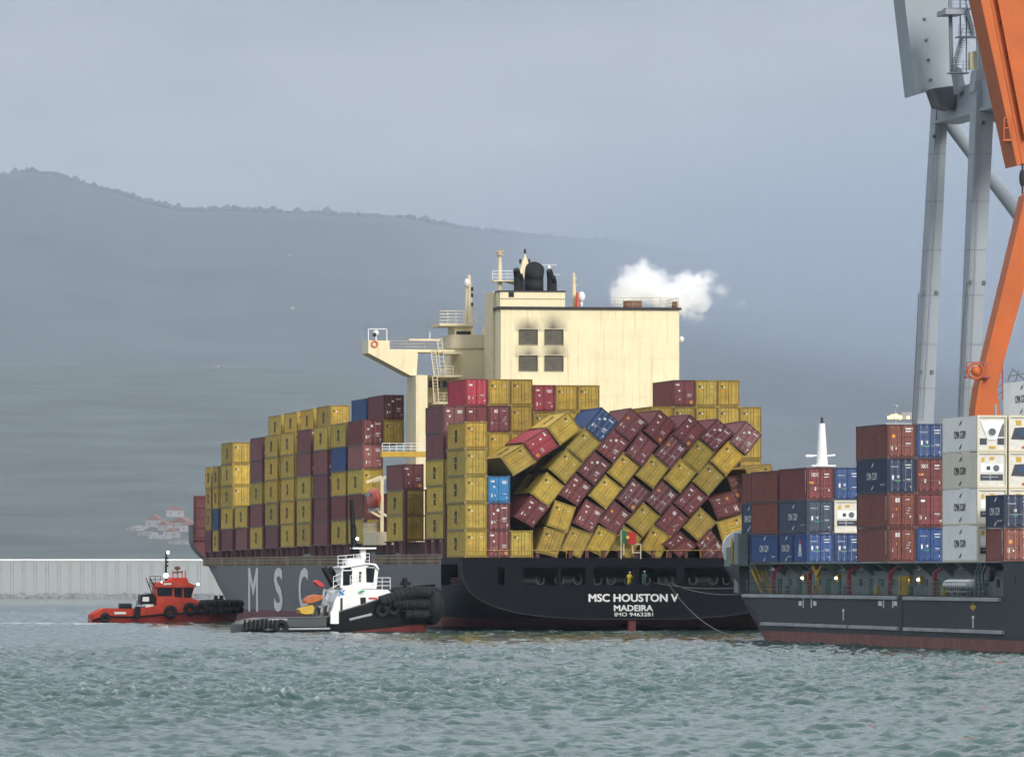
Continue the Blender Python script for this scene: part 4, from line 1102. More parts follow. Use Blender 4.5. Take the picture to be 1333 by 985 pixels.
for px, y0, r in ((673.5, 355, .42), (678.5, 362, .33), (716.5, 356, .40), (721, 364, .35)):
    x = M1.b(px, AH + 2.6); mb = MB(); z = M1.z(y0, AH + 2.6)
    mb.cyl((x, AH + 2.6, top), (x, AH + 2.6, z - .3), r, None, 10); mb.cyl((x, AH + 2.6, z - .3), (x - .2, AH + 2.2, z + .35), r * 1.05, r * .9, 10)
    mb.build('exhaust_pipe', MT['soot'], ship)
# radar platform and masts on top
def pb(px, py, a): b = M1.b(px, a); return (b, a, M1.z(py, a, b))
mm = MB(); am_ = AH + 8
mm.box(M1.b(641, am_), M1.b(672, am_), am_ - 1, am_ + 1.5, M1.z(367, am_), M1.z(365.3, am_)); mm.prism([(M1.b(655, am_), M1.z(367, am_)), (M1.b(672, am_), M1.z(367, am_)), (M1.b(672, am_), M1.z(372, am_))], 'y', am_ - .3, am_ + .3)
mm.cyl(pb(650.5, 379, am_), pb(650.5, 330, am_), .30, .22, 8); rp = mm.build('radar_platform', MT['cream2'], ship)
MB().rail([pb(641, 365.3, am_ - 1), pb(670, 365.3, am_ - 1)], 1.15, 0.8, .045, 3).build('platform_railing', MT['white'], rp)
MB().box(M1.b(643.5, am_), M1.b(656, am_), am_ - .2, am_ + .2, M1.z(328.3, am_), M1.z(326, am_)).cyl(pb(650.5, 333, am_), pb(650.5, 328, am_), .45, .3, 8).build('radar_scanner', MT['beige_rail'], rp)
mm = MB()
for p, q in (((677, 360), (682.5, 336)), ((690, 360), (684, 336))): mm.cyl(pb(*p, am_ + 1), pb(*q, am_ + 1), .28, .16, 6)
mm.cyl(pb(683.3, 362, am_ + 1), pb(683.3, 329, am_ + 1), .32, .08, 8)
for y in (342, 349): mm.cyl(pb(678, y, am_ + 1), pb(689, y, am_ + 1), .10, None, 5)
mm.build('signal_mast', MT['cream'], ship)
for p in ((683.3, 328), (677.5, 341), (689, 341)):
    x, y_, z = pb(*p, am_ + 1); MB().cyl((x, y_, z - .2), (x, y_, z + .35), .14, None, 8).build('mast_lamp', MT['dark'], ship)
mm = MB(); mm.cyl(pb(714.7, 379, am_), pb(714.7, 349, am_), .14, .08, 6); mm.cyl(pb(702, 344.5, am_), pb(725, 344.5, am_), .04, None, 4); mm.cyl(pb(717, 357, am_), pb(730, 357.5, am_), .04, None, 4)
x, y_, z = pb(714.7, 348, am_); mm.ball((x, y_, z), .22); mm.build('antenna_mast', MT['white'], ship)
mm = MB(); mm.cyl(pb(747, 401, AH + 5), pb(747, 355, AH + 5), .36, .14, 8)
for y in (363, 372, 386): mm.cyl(pb(744, y, AH + 5), pb(752, y, AH + 5), .08, None, 5)
mm.build('aft_mast', MT['cream2'], ship)
x, y_, z = pb(757, 386.5, AH + 4); mm = MB(); mm.ball((x, y_, z), .42, .42, .62, 12, 8); mm.cyl((x, y_, z - 1.3), (x, y_, z - .5), .16, None, 8); mm.build('satellite_dome', MT['white'], ship, True)
x, y_, z = pb(752, 391, AH + 4); MB().cyl((x, y_, z - .9), (x, y_, z + .9), .25, .2, 8).build('orange_buoy', MT['lifeboat'], ship)
MB().rail([(M1.b(800, AH + .2), AH + .2, cb[5] + .28), (cb[1], AH + .2, cb[5] + .28)], 1.1, 1.1, .03, 3).rail([(cb[1], AH + .2, cb[5] + .28), (cb[1], AH + 7.8, cb[5] + .28)], 1.1, 1.1, .03, 3).build('roof_railing', MT['beige_rail'], ship)
MB().box(M1.b(815, AH + 2), M1.b(835.5, AH + 2), AH + 2, AH + 4, cb[5] + .28, M1.z(390.3, AH + 2)).build('rusty_vent_box', MT['rusty'], ship)
MB().box(M1.b(877, AH + 1), M1.b(882, AH + 1), AH + 1, AH + 2, cb[5] + .28, M1.z(391.5, AH + 1)).build('rusty_vent_box', MT['rusty'], ship)
x, y_, z = pb(885.5, 441.5, AH + 1); MB().ball((x + .15, y_, z), .30, .3, .36, 10, 6).build('search_light', MT['white'], ship)
# bridge block forward of the casing and the stepped decks on the port side
bb = BX(652, 884, 420, 700, AH + 8, AH + 21, DECK); bb = (bb[0] - .02, bb[1] - 1, AH + 8.02, AH + 21, DECK, M1.z(419.5, AH + 8, -4.6))
MB().box(*bb).build('bridge_block', MT['cream'], ship)
ab = AH + 13
rb = BX(590.5, 618, 437, 490, ab, ab + 6, DECK); poly = [(rb[1] + 1.2, ab + 6), (rb[1] + 1.2, ab)] + [(rb[0] + 1.2 + 1.2 * math.cos(t), ab + 1.2 - 1.2 * math.sin(t)) for t in np.linspace(math.pi / 2, math.pi, 8)] + [(rb[0], ab + 6)]
bh = MB(); bh.prism(poly, 'z', DECK, rb[5]); bridge_house = bh.build('bridge_house', MT['cream'], ship)
bh = MB(); off = [(p[0] - (.25 if i > 1 else 0), p[1] - .25) for i, p in enumerate(poly)]; bh.prism(off, 'z', M1.z(453.5, ab), M1.z(436, ab)); bh.build('bridge_bulwark', MT['cream2'], ship)
MB().box(M1.b(592, ab + 1), M1.b(617, ab + 1), ab + 1, ab + 6, rb[5], M1.z(422.5, ab + 1)).build('wheelhouse', MT['cream'], ship)
MB().box(M1.b(594, ab + 1), M1.b(613, ab + 1), ab + .96, ab + .998, M1.z(436, ab), M1.z(431, ab)).build('wheelhouse_window', MT['glass'], ship)
MB().box(M1.b(572, ab + .5), M1.b(617, ab + .5), ab + .3, ab + 7, M1.z(424.5, ab), M1.z(421, ab)).build('monkey_island', MT['cream2'], ship)
MB().rail([pb(572.5, 421, ab + .4), pb(604, 421, ab + .4)], 1.5, .9, .05, 4).rail([pb(572.5, 421, ab + .4), pb(572.5, 421, ab + 6)], 1.5, .9, .05, 4).build('monkey_island_railing', MT['cream2'], ship)
mm = MB(); mm.cyl(pb(611.5, 420, ab + 1), pb(610.5, 358, ab + 1), .34, .2, 8); mm.cyl(pb(606.5, 420, ab + 1), pb(607.5, 372, ab + 1), .14, None, 6); mm.bar(pb(621, 420, ab + 1), pb(615, 392, ab + 1), .14)
for y in (369, 380, 390, 404): mm.cyl(pb(606.5, y, ab + 1), pb(615, y, ab + 1), .09, None, 5)
mm.build('bridge_mast', MT['cream2'], ship)
x, y_, z = pb(608, 368, ab + .6); MB().ball((x, y_, z), .34, .34, .48, 10, 8).build('radome', MT['white'], ship, True)
for y in (376, 384, 396):
    x, y_, z = pb(614.8, y, ab + .8); MB().cyl((x, y_, z - .25), (x, y_, z + .2), .13, None, 8).build('mast_lamp', MT['dark'], ship)
# wing: deck, tapered bracket, end bulwark, tower, platforms, ladders
aw = AH + 11
wg = MB(); wg.box(M1.b(505, aw), M1.b(592, aw), aw, aw + 4.5, M1.z(459, aw), M1.z(455.5, aw)); wing = wg.build('bridge_wing', MT['cream'], ship)
pl = [(479.2, 443), (506.5, 443), (507, 455), (543, 457), (543.5, 463), (541.5, 488.5), (534, 488.5), (479, 459.5)]
wg = MB(); wg.prism([(M1.b(x, aw), M1.z(y, aw, -18)) for x, y in pl], 'y', aw - .3, aw + 4.6); wg.build('wing_bracket', MT['cream'], wing)
f = MB(); zz = M1.z(455.5, aw)
f.rail([pb(507, 455, aw), pb(575, 455, aw)], M1.z(443.5, aw) - M1.z(455, aw), 1.8, .06, 3); f.build('wing_railing', MT['beige_rail'], wing)
MB().box(M1.b(532.5, aw), M1.b(573, aw), aw - .1, aw + .1, M1.z(444.5, aw), M1.z(441.5, aw)).build('wind_deflector', MT['cream2'], wing)
f = MB()
for p, q in (((479.5, 443), (479.5, 427.5)), ((503.5, 443), (503.5, 427.5)), ((479.5, 428), (503.5, 428))): f.bar(pb(*p, aw + .3), pb(*q, aw + .3), .09)
f.build('wing_light_frame', MT['white'], wing); MB().bar(pb(559.5, 443, aw + .3), pb(559.5, 432, aw + .3), .09).build('wing_aerial', MT['white'], wing)
x, y_, z = pb(489.5, 433, aw + .3); g = MB(); g.ball((x, y_, z), .34); g.cyl((x, y_, z - 1.3), (x, y_, z), .08, None, 6); g.build('wing_searchlight', MT['white'], wing)
g = MB(); g.ball((x - .2, y_ - .2, z - .25), .24); g.build('searchlight_lens', MT['dark'], wing)
x, y_, z = pb(487.5, 447.7, aw - .36); MB().torus((x, y_, z), .34, .11, 'y', 16, 8).build('life_ring', mat('life_ring_orange', (0.6, 0.16, 0.08), .5), wing)
tb = BX(541.5, 556.5, 488, 600, AH + 9, AH + 16, DECK); MB().box(*tb).build('wing_tower', MT['cream'], ship)
for y0 in (458.5, 488.5, 523.5):
    g = MB(); g.box(M1.b(562 if y0 > 460 else 573, aw), M1.b(600, aw), aw - 1, aw + 4, M1.z(y0 + 3, aw), M1.z(y0, aw)); g.build('side_platform', MT['cream2'], ship)
g = MB(); g.rail([pb(566, 488.5, aw - 1), pb(590, 488.5, aw - 1)], 1.1, 1.0, .05, 3).rail([pb(566, 523.5, aw - 1), pb(590, 523.5, aw - 1)], 1.1, 1.0, .05, 3); g.build('platform_railing', MT['cream2'], ship)
for (p, q) in (((564, 456), (568, 488)), ((572, 441), (577, 488)), ((566, 490), (568, 523))):
    g = MB(); P0, P1 = Vector(pb(*p, aw - 1.1)), Vector(pb(*q, aw - 1.1))
    for o_ in (-.28, .28): g.bar(P0 + Vector((o_, 0, 0)), P1 + Vector((o_, 0, 0)), .1)
    for i in range(9): s_ = P0.lerp(P1, i / 8); g.bar(s_ + Vector((-.28, 0, 0)), s_ + Vector((.28, 0, 0)), .06)
    g.build('ladder', MT['cream2'], ship)
MB().box(*BX(548, 593, 491, 700, AH + 15.5, AH + 20, DECK)).build('accommodation_block', MT['cream'], ship)
for px, y in ((561, 500), (570, 500), (579, 500), (561, 534), (570, 534), (579, 534)):
    p_ = pb(px, y, AH + 15.5); MB().box(p_[0] - .28, p_[0] + .28, AH + 15.44, AH + 15.497, p_[2] - .4, p_[2] + .4).build('cabin_window', MT['glass'], ship)
# catwalk over the aft bay, yellow beam with white railing
ac = AH - 2
g = MB(); g.box(M1.b(497, ac), M1.b(555, ac), ac, ac + 1.6, M1.z(595, ac), M1.z(588, ac)); cw = g.build('yellow_catwalk', MT['yellow'], ship)
MB().rail([pb(497.5, 588, ac + .1), pb(554, 588, ac + .1)], 1.0, .9, .045, 3).build('catwalk_railing', MT['white'], cw)
# lifeboat and davit
al = 62.0; bl_ = -18.6
zl = M1.z(648, al, bl_)
lbm = MB(); rings = []
for t in np.linspace(-1, 1, 13):
    w_ = max(0.02, 1 - abs(t) ** 2.6) ** .6
    rings.append([(bl_ + .3 + .70 * w_ * math.cos(q), al + 4 + 3.3 * t, zl + (1.2 if math.sin(q) > 0 else 1.25) * (0.55 + .45 * w_) * math.sin(q) * (1 if w_ > .1 else .2)) for q in np.linspace(0, 2 * math.pi, 13)[:-1]])
lbm.loft(rings, True, 0, True); lbo = lbm.build('lifeboat', MT['lifeboat'], None, True)
lbo.parent = ship
MB().box(bl_ - .42, bl_ - .36, al + 2.2, al + 6.2, zl + .25, zl + .6).build('lifeboat_window', MT['glass'], ship)
MB().box(bl_ + .1, bl_ + .5, al + .9, al + 7.1, zl - 1.42, zl - 1.15).build('lifeboat_keel', MT['strake'], ship)
dv = MB()
for y in (al + 1.5, al + 7):
    dv.bar((bl_ + 1.7, y, zl - 5.5), (bl_ + 1.7, y, zl + 2.6), .38); dv.bar((bl_ + 1.7, y, zl + 2.6), (bl_ - .2, y, zl + 1.9), .3)
    dv.bar((bl_ + 1.7, y, zl - 2.2), (bl_ + .1, y, zl - 1.35), .28)
dv.box(bl_ - .2, bl_ + 3.5, al - 1, al + 9, M1.z(709, al, bl_), M1.z(692, al, bl_)); dv.build('lifeboat_davit', MT['cream2'], ship)
dv = MB(); dv.rail([(bl_ - .15, al - .9, M1.z(692, al, bl_)), (bl_ - .15, al + 9, M1.z(692, al, bl_))], 1.1, 1.0, .05, 3); dv.build('davit_railing', MT['cream2'], ship)

# two crew members at the stern opening
def person(name, loc, rz, lean, jacket, helmet, label):
    e = empty(name, loc, rz); tag(e, label, 'person')
    mb = bmesh.new(); sk = mb.verts.layers.skin.verify()
    hip = Vector((0, 0, .92)); ch = hip + Vector((0, -math.sin(lean) * .45, math.cos(lean) * .45)); nk = ch + Vector((0, -math.sin(lean) * .12, math.cos(lean) * .12)); hd = nk + Vector((0, -math.sin(lean) * .16, math.cos(lean) * .18))
    pts = {'hip': (hip, .16), 'ch': (ch, .19), 'nk': (nk, .07), 'hd': (hd, .105)}
    ed = [('hip', 'ch'), ('ch', 'nk'), ('nk', 'hd')]
    for s, t in ((-1, 'l'), (1, 'r')):
        pts['h' + t] = (hip + Vector((s * .11, 0, -.06)), .10); pts['k' + t] = (Vector((s * .12, -.03, .5)), .07); pts['a' + t] = (Vector((s * .12, .02, .08)), .05); pts['t' + t] = (Vector((s * .13, -.16, .04)), .045)
        sh = ch + Vector((s * .2, 0, .04)); pts['s' + t] = (sh, .075)
        pts['e' + t] = (sh + Vector((s * .07, -.12, -.24)), .052); pts['w' + t] = (sh + Vector((s * .03, -.33, -.30)), .04); pts['f' + t] = (sh + Vector((s * .02, -.42, -.30)), .035)
        ed += [('hip', 'h' + t), ('h' + t, 'k' + t), ('k' + t, 'a' + t), ('a' + t, 't' + t), ('ch', 's' + t), ('s' + t, 'e' + t), ('e' + t, 'w' + t), ('w' + t, 'f' + t)]
    vv = {}
    for k, (p, r) in pts.items():
        v = mb.verts.new(p); v[sk].radius = (r, r); v[sk].use_root = (k == 'hip'); vv[k] = v
    for a_, b_ in ed: mb.edges.new((vv[a_], vv[b_]))
    me = bpy.data.meshes.new('body'); mb.to_mesh(me); mb.free(); me.materials.append(jacket)
    o = obj('body', me, e); o.modifiers.new('skin', 'SKIN'); s_ = o.modifiers.new('sub', 'SUBSURF'); s_.levels = 1; s_.render_levels = 1
    MB().ball((hd.x, hd.y, hd.z + .07), .125, .14, .09, 10, 6).build('helmet', helmet, e, True)
    MB().ball((hd.x, hd.y - .07, hd.z - .01), .075, .05, .10, 8, 6).build('face', MT['skin'], e, True)
person('person', M1.w(M1.b(819, .7), .7, 4.7), YAW, 0.55, MT['hivis'], MT['white'], 'person in yellow hi-vis jacket leaning over the stern bulwark')
person('person', M1.w(M1.b(838.5, .8), .8, 4.7), YAW, 0.12, MT['cloth_green'], MT['white'], 'person in dark green clothes standing in the stern opening')

# ------------------------------------------------------------------ the feeder ship at the right
fd = empty('feeder_ship', S2.w(0, 0, 0), YAW)
tag(fd, 'dark navy feeder container ship at the right with rusty red waterline', 'ship')
BM = 25.0; RZ = 4.42
def fz(py, a, b=0.0): return S2.z(py, a, b)
def fb2(a, z):                                      # port offset from the ship side at height z (0 = full beam)
    zz = max(0.0, min(1.0, z / 7.5)); st_, en = 79 + 19 * zz, 109 + 12 * zz
    t = max(0.0, min(1.0, (a - st_) / (en - st_)))
    return 12.5 * t ** (2.0 + .4 * zz) - 0.35 * zz * (1 if a > 90 else 0)
FS = [-45, -30, -9.0, -8.8, 10, 30, 50, 64, 72, 78, 84, 89, 93, 97, 100, 104, 108, 112, 116, 119, 121]
FZ = [-3, -1, -.3, .3, .7, 1.0, 1.6, 2.3, 3, 3.7, RZ, 5.2, 6.2, 7.1]
hm = MB()
for side in (0, 1):
    def pt(a, z):
        o_ = fb2(a, z); return (o_ if side == 0 else BM - o_, a, z)
    for i in range(len(FS) - 1):
        for j in range(len(FZ) - 1):
            am, zm = (FS[i] + FS[i + 1]) / 2, (FZ[j] + FZ[j + 1]) / 2
            if zm > RZ and -8.9 < am < 93: continue
            hm.quad(pt(FS[i], FZ[j]), pt(FS[i + 1], FZ[j]), pt(FS[i + 1], FZ[j + 1]), pt(FS[i], FZ[j + 1]), 1 if zm < 1.0 else 0)
hm.quad((0, -8.9, RZ), (BM, -8.9, RZ), (BM, -8.9, 7.1), (0, -8.9, 7.1), 0)
fh_ = hm.mesh('hull', [MT['feeder_hull'], MT['feeder_boot']], False)
bm = bmesh.new(); bm.from_mesh(fh_); bmesh.ops.remove_doubles(bm, verts=bm.verts, dist=0.001); bmesh.ops.recalc_face_normals(bm, faces=bm.faces); bm.to_mesh(fh_); bm.free()
obj('hull', fh_, fd)
MB().box(0.05, BM - .05, -8.8, 92, RZ - .1, RZ - .02).build('deck', MT['feeder_deck'], fd)
pl = [(fb2(a, 7.1) + .05, a) for a in FS if a >= 93]
MB().prism(pl + [(BM - x, a) for x, a in reversed(pl)], 'z', 6.9, 7.0).build('forecastle_deck', MT['feeder_deck'], fd)
MB().box(0.05, BM - .05, -44, -9, 6.9, 7.0).build('aft_deck', MT['feeder_deck'], fd)
MB().box(.6, BM - .6, 92.6, 92.8, RZ, 7.0).build('forecastle_bulkhead', MT['feeder_wall'], fd)
MB().box(1.9, BM - 1.9, -8.6, 91, RZ, fz(742, 30)).build('hatch_coaming', MT['feeder_wall'], fd)
MB().box(3.0, BM - 3.0, -8.6, 91, 6.4, 7.08).build('hatch_cover', MT['dark'], fd)
def st_seg(x0, x1, y0, y1, nm2):                    # rubbing strake between two photo columns
    a0, a1 = S2.a(x0, 0), S2.a(x1, 0); z0, z1 = fz(y0, a0), fz(y1, a1)
    g = MB(); g.loft([[(p[0], a0, z0 + p[1]) for p in ((0.02, -.16), (-.22, -.12), (-.22, .12), (0.02, .16))], [(p[0], a1, z1 + p[1]) for p in ((0.02, -.16), (-.22, -.12), (-.22, .12), (0.02, .16))]], True, 0, True)
    g.build(nm2, MT['strake'], fd)
for s_ in ((968, 1101, 775, 777), (1102.5, 1170, 777, 778), (1178, 1303, 778.5, 780.5)): st_seg(*s_, 'upper_rubbing_strake')
for s_ in ((992, 1104.5, 811.5, 815.5), (1107.5, 1170.5, 815.5, 818), (1178.5, 1308, 818.5, 823)): st_seg(*s_, 'lower_rubbing_strake')
a0 = S2.a(1172, 0); g = MB(); g.box(-.05, .01, a0 - 1.0, a0 + 1.0, 1.9, 4.3); g.build('pilot_recess', MT['dark'], fd)
# marks on the side: tug push arrows, draught marks
def mark(px, py, w_, h_, m=MT['white_print'], nm2='hull_mark'):
    a = S2.a(px, 0); z = fz(py, a); MB().box(-.035, -.01, a - w_ / 2, a + w_ / 2, z - h_ / 2, z + h_ / 2).build(nm2, m, fd)
for px in (1046, 1056.5, 1150.5, 1162.5): mark(px, 784.5, .35, .85)
for px in (1042, 1061, 1146, 1166): mark(px, 785, 1.3, .40)
for px, py in ((1098, 800), (1267, 809)):
    mark(px, py, .30, .95); mark(px, py - 6.2, .8, .22)
mark(1267, 788.5, .25, .9, MT['flag_gold']); mark(1267, 789, 1.9, .14, MT['flag_gold']); mark(1267, 791.5, 1.5, .10, MT['flag_gold'])
mark(1320, 755, 1.2, .6, MT['dark'], 'porthole')
mb = MB(); aa = S2.a(1333, 0)
# railings, posts, lamps, lockers in the side passage
aL, aR = S2.a(964, 0), S2.a(1293, 0)
MB().rail([(.15, aR, RZ), (.15, 92, RZ)], 1.12, .75, .028, 3).build('deck_railing', MT['feeder_deck'], fd)
for px in (1007, 1054, 1105, 1158.5, 1217):
    a = S2.a(px, .5); g = MB(); g.bar((.5, a, RZ), (.5, a, 6.3), .34); g.bar((.5, a, 6.3), (1.4, a - .5, 7.05), .26); g.build('red_lead_post', MT['pink_post'], fd)
for px in (1064, 1172, 1177, 1180.5):
    a = S2.a(px, .6); g = MB(); g.bar((.6, a, RZ), (.6, a, 6.0 if px > 1100 else 6.6), .24)
    if px < 1100: g.bar((.6, a, 6.0), (.6, a - 1.8, 6.9), .22); g.bar((.6, a, 6.0), (.6, a + 1.8, 6.9), .22)
    g.build('yellow_post', MT['yellow'], fd)
for i, px in enumerate((1044, 1088, 1181, 1195)):
    a = S2.a(px, 1.5); z = fz(752 if i < 2 else 754, a); MB().box(1.6, 1.88, a - .35, a + .35, z - .35, z + .3).build('lamp_box', MT['yellow'], fd)
    MB().ball((1.5, a, z), .12, .12, .12, 8, 6).build('passage_lamp', MT['lamp_white'], fd)
for i in range(13):                                  # supports under the hatch overhang
    a = -6 + 7.4 * i
    g = MB(); g.prism([(.35, 7.12), (2.6, 7.12), (2.6, 6.0), (1.9, 6.0)], 'y', a, a + .6); g.build('hatch_bracket', MT['feeder_wall'], fd)
g = MB(); g.box(.25, 2.8, -7.5, 91, 7.08, 7.16); g.build('overhang_plate', MT['feeder_wall'], fd)
rg = random.Random(9)
for i in range(22):                                  # doors, vents and lockers on the coaming
    a = -4 + 4.2 * i; w_ = rg.uniform(.7, 1.9)
    MB().box(1.84, 1.895, a, a + w_, RZ + (0 if rg.random() < .5 else .7), 5.75).build('passage_door', rg.choice([MT['feeder_green'], MT['dark'], MT['feeder_green']]), fd)
for i in range(7):
    a = 4 + 12.5 * i; MB().cyl((1.2, a, RZ), (1.2, a, RZ + .8), .28, .28, 8).build('vent_cowl', MT['yellow'] if i % 2 else MT['feeder_deck'], fd)
a = S2.a(1262, .4); a1 = S2.a(1230, .4)
g = MB(); n = 10; rings = []
for y in (a, a + .25, a1 - .25, a1):
    k = .85 if y in (a, a1) else 1.0
    rings.append([(.75 + .62 * k * math.cos(t), y, 5.35 + .42 * k * math.sin(t)) for t in np.linspace(0, 2 * math.pi, 13)[:-1]])
g.loft(rings, True, 0, True); g.build('life_raft_canister', MT['white'], fd, True)
g = MB()
for y in (a + .8, (a + a1) / 2, a1 - .8): g.bar((.4, y, RZ), (.75, y, 5.0), .15); g.bar((1.2, y, RZ), (.75, y, 5.0), .15)
g.bar((.35, a + .5, RZ + .35), (.35, a1 - .5, RZ + .35), .15); g.build('raft_cradle', MT['strake'], fd)
for px in (1272, 1276, 1281):
    aa = S2.a(px, .7); g = MB(); g.tube([(.6, aa, RZ), (.6, aa, 6.2), (.6, aa - 1.2, 7.0)], .12, 6); g.build('air_pipe', MT['feeder_deck'], fd)
g = MB(); aa = S2.a(1291, .3); g.cyl((-.02, aa, 6.2), (.4, aa, 6.2), .62, None, 14); g.build('black_reel', MT['dark'], fd)
# forecastle: white bulwark crescent, grey deckhouse, yellow stair, bow winch cover
ac_ = 99.0
pl = [(944, 728), (941, 716), (942, 706), (947, 698), (956, 692), (969, 689), (970, 694), (960, 699), (954, 705), (950.5, 713), (952, 728)]
g = MB(); g.prism([(S2.b(x, ac_), fz(y, ac_)) for x, y in pl], 'y', ac_, ac_ + .5); g.build('white_bow_bulwark', MT['white'], fd)
g = MB(); g.box(S2.b(951, 97), S2.b(961, 97), 97, 100, 6.9, fz(712, 97)); g.build('bow_winch_house', MT['feeder_wall'], fd)
g = MB(); g.box(S2.b(961, 94), S2.b(974, 94), 94, 96, RZ, fz(694, 94)); g.build('breakwater_end', MT['feeder_wall'], fd)
g = MB(); g.box(S2.b(974, 95), BM - 1, 95, 95.4, 6.9, fz(696, 95)); g.build('cargo_breakwater', MT['feeder_wall'], fd)
P0, P1 = Vector((.8, 93.5, 6.95)), Vector((.8, 88, RZ))
g = MB()
for o_ in (0, .9):
    g.bar(P0 + Vector((o_, 0, 0)), P1 + Vector((o_, 0, 0)), .14); g.bar(P0 + Vector((o_, 0, 1)), P1 + Vector((o_, 0, 1)), .08)
for i in range(12): s_ = P0.lerp(P1, i / 11); g.box(s_.x, s_.x + .9, s_.y - .12, s_.y + .12, s_.z - .03, s_.z + .03)
g.build('yellow_stair', MT['yellow'], fd)
for px in (953, 957): g = MB(); g.bar((S2.b(px, 96.8), 96.8, 7), (S2.b(px, 96.8), 96.8, fz(700, 97)), .14); g.build('yellow_post', MT['yellow'], fd)
# white foremast
g = MB(); af = 116.0; bf = S2.b(1070, af); zf = lambda y: S2.z(y, af, bf)
g.loft([[(bf + r * math.cos(t), af + r * math.sin(t), z) for t in np.linspace(0, 2 * math.pi, 11)[:-1]] for z, r in ((7, .75), (zf(608), .60), (zf(552), .30), (zf(551), .28))], True, 0, True)
fm = g.build('foremast', MT['white'], fd, True)
MB().cyl((bf, af, zf(551)), (bf, af, zf(543)), .16, .10, 8).build('mast_top_light', MT['dark'], fm)
g = MB(); g.box(bf - 1.2, bf + 1.2, af - .9, af + .9, zf(607), zf(605)); g.cyl((bf - 1.5, af, zf(593)), (bf + 1.2, af, zf(593)), .09, None, 6); g.box(bf - 1.6, bf - .9, af - .15, af + .15, zf(594.5), zf(591.5)); g.box(bf + .9, bf + 1.3, af - .15, af + .15, zf(593), zf(591)); g.build('mast_platform', MT['white'], fm)
for y in (): g = MB(); g.box(bf - .9, bf - .3, af - .12, af + .12, zf(y + 1), zf(y - 1)); g.build('mast_bracket', MT['white'], fm)
# floodlight mast rising behind the right-hand stack
fl = empty('floodlight_mast', S2.w(6.5, 20.5, 0), YAW); tag(fl, 'mast with lit orange floodlights above the brown container stack', 'mast')
zf = S2.z(545, 20.5, 6.5)
MB().cyl((0, 0, RZ), (0, 0, zf + 1.2), .16, .1, 8).build('pole', MT['grey_steel'], fl)
b1_, b2_, b3_ = [S2.b(p, 20.5) - 6.5 for p in (1160, 1182, 1166)]
MB().box(b1_ - .5, b2_ + .3, -.1, .1, zf - .5, zf - .35).cyl((b3_, 0, zf - .4), (b3_, 0, zf + .9), .05, None, 6).rail([(b1_, .2, zf - .4), (b2_, .2, zf - .4)], .5, .6, .03, 1).build('lamp_bar', MT['grey_steel'], fl)
for px, y, r in ((1156.5, 543.5, .14), (1161, 542.3, .19), (1166, 542, .21), (1171, 543.3, .17), (1181.5, 543.5, .13)):
    x = S2.b(px, 20.5) - 6.5; z = S2.z(y, 20.5); MB().ball((x, -.2, z), r, r * .6, r, 10, 6).build('flood_lamp', MT['lamp_warm'], fl)
for px in (1177, 1183):
    x = S2.b(px, 20.5) - 6.5; z = S2.z(541, 20.5); MB().box(x - .3, x + .2, -.2, .1, z - .3, z + .3).build('lamp_housing', MT['strake'], fl)
x = S2.b(1167, 20.5) - 6.5; MB().ball((x, 0, S2.z(529, 20.5)), .16).build('top_lamp', MT['strake'], fl)

# ------------------------------------------------------------------ containers on the feeder ship
def aF(px): return S2.a(px, 0.15)
ZB = 7.20; GF = 'containers on the feeder ship'
def fc(px, row, tier, colr, label, L=12.192, H=H40, z=None, logo=None, marks=None, a=None):
    a_ = aF(px) if a is None else a
    zz = ZB + tier * PITCH if z is None else z
    return container(S2.w(0.15 + W / 2 + row * 2.5, a_, zz), 0, colr, label, GF, L=L, H=H, logo=logo, marks=marks)
S3 = [ZB, ZB + 2.64, ZB + 2.64 + PITCH]
fc(975, .22, 0, DBL, 'navy container half hidden behind the bow deckhouse, lettered in white', L=6.058, z=S3[1], logo='cma'); fc(975, .22, 0, BRN, 'brown container topping the foremost short stack at the bow', L=6.058, z=S3[2], H=2.75)
fc(975, .22, 0, DBL, 'dark blue container at the foot of the foremost short stack', L=6.058, H=STD, z=S3[0])
fc(1012.3, 0, 0, BLU, 'blue lettered container at the foot of the second stack from the bow', H=STD, z=S3[0], logo='cma'); fc(1012.3, 0, 0, BRN, 'brown container in the middle of the second stack from the bow', z=S3[1]); fc(1012.3, 0, 0, BRN, 'scuffed brown container on top of the second stack from the bow', H=2.82, z=S3[2])
fc(1029, 0, 0, BLU, 'blue lettered half-length container in front of the tower-emblem one', L=6.058, H=STD, z=S3[0], logo='cma', a=aF(1050.5) + 6.1); fc(1050.5, 0, 0, BLU, 'blue half-length container with white and red tower emblem', L=6.058, H=STD, z=S3[0], logo='tower', marks='cma')
fc(1050.5, 0, 0, NAV, 'slate blue lettered container between blue and maroon ones', z=S3[1], logo='cma', marks='cma'); fc(1050.5, 0, 0, MAR, 'maroon container atop the slate blue lettered one', z=S3[2], logo='mark', marks='tex')
fc(1050.5, 1, 0, BLU, 'blue container below the small beige refrigerated one', H=STD, z=S3[0], marks='cma')
reefer(S2.w(.15 + W / 2 + 2.5, aF(1050.5), S3[1]), BEI, 'beige refrigerated container between two blue ones right of slate stack', GF, 1)
fc(1050.5, 1, 0, BLU, 'blue container above the small beige refrigerated one', z=S3[2], marks='cma')
cC = [(BRN, 'square', 'mark', 'brown container at the foot of the four-high brown and blue stack'), (BRN, 'square', 'mark', 'brown container just under the lettered blue one in the four-high stack'), (BLU, 'cma', 'cma', 'blue lettered container between brown ones in the four-high stack'), (BRN, 'plain', None, 'brown container topping the four-high stack below the floodlights')]
for t, (c, mk, lg, lab) in enumerate(cC): fc(1155.3, 0, t, DBL if c == BLU else c, lab, logo=lg, marks=mk)
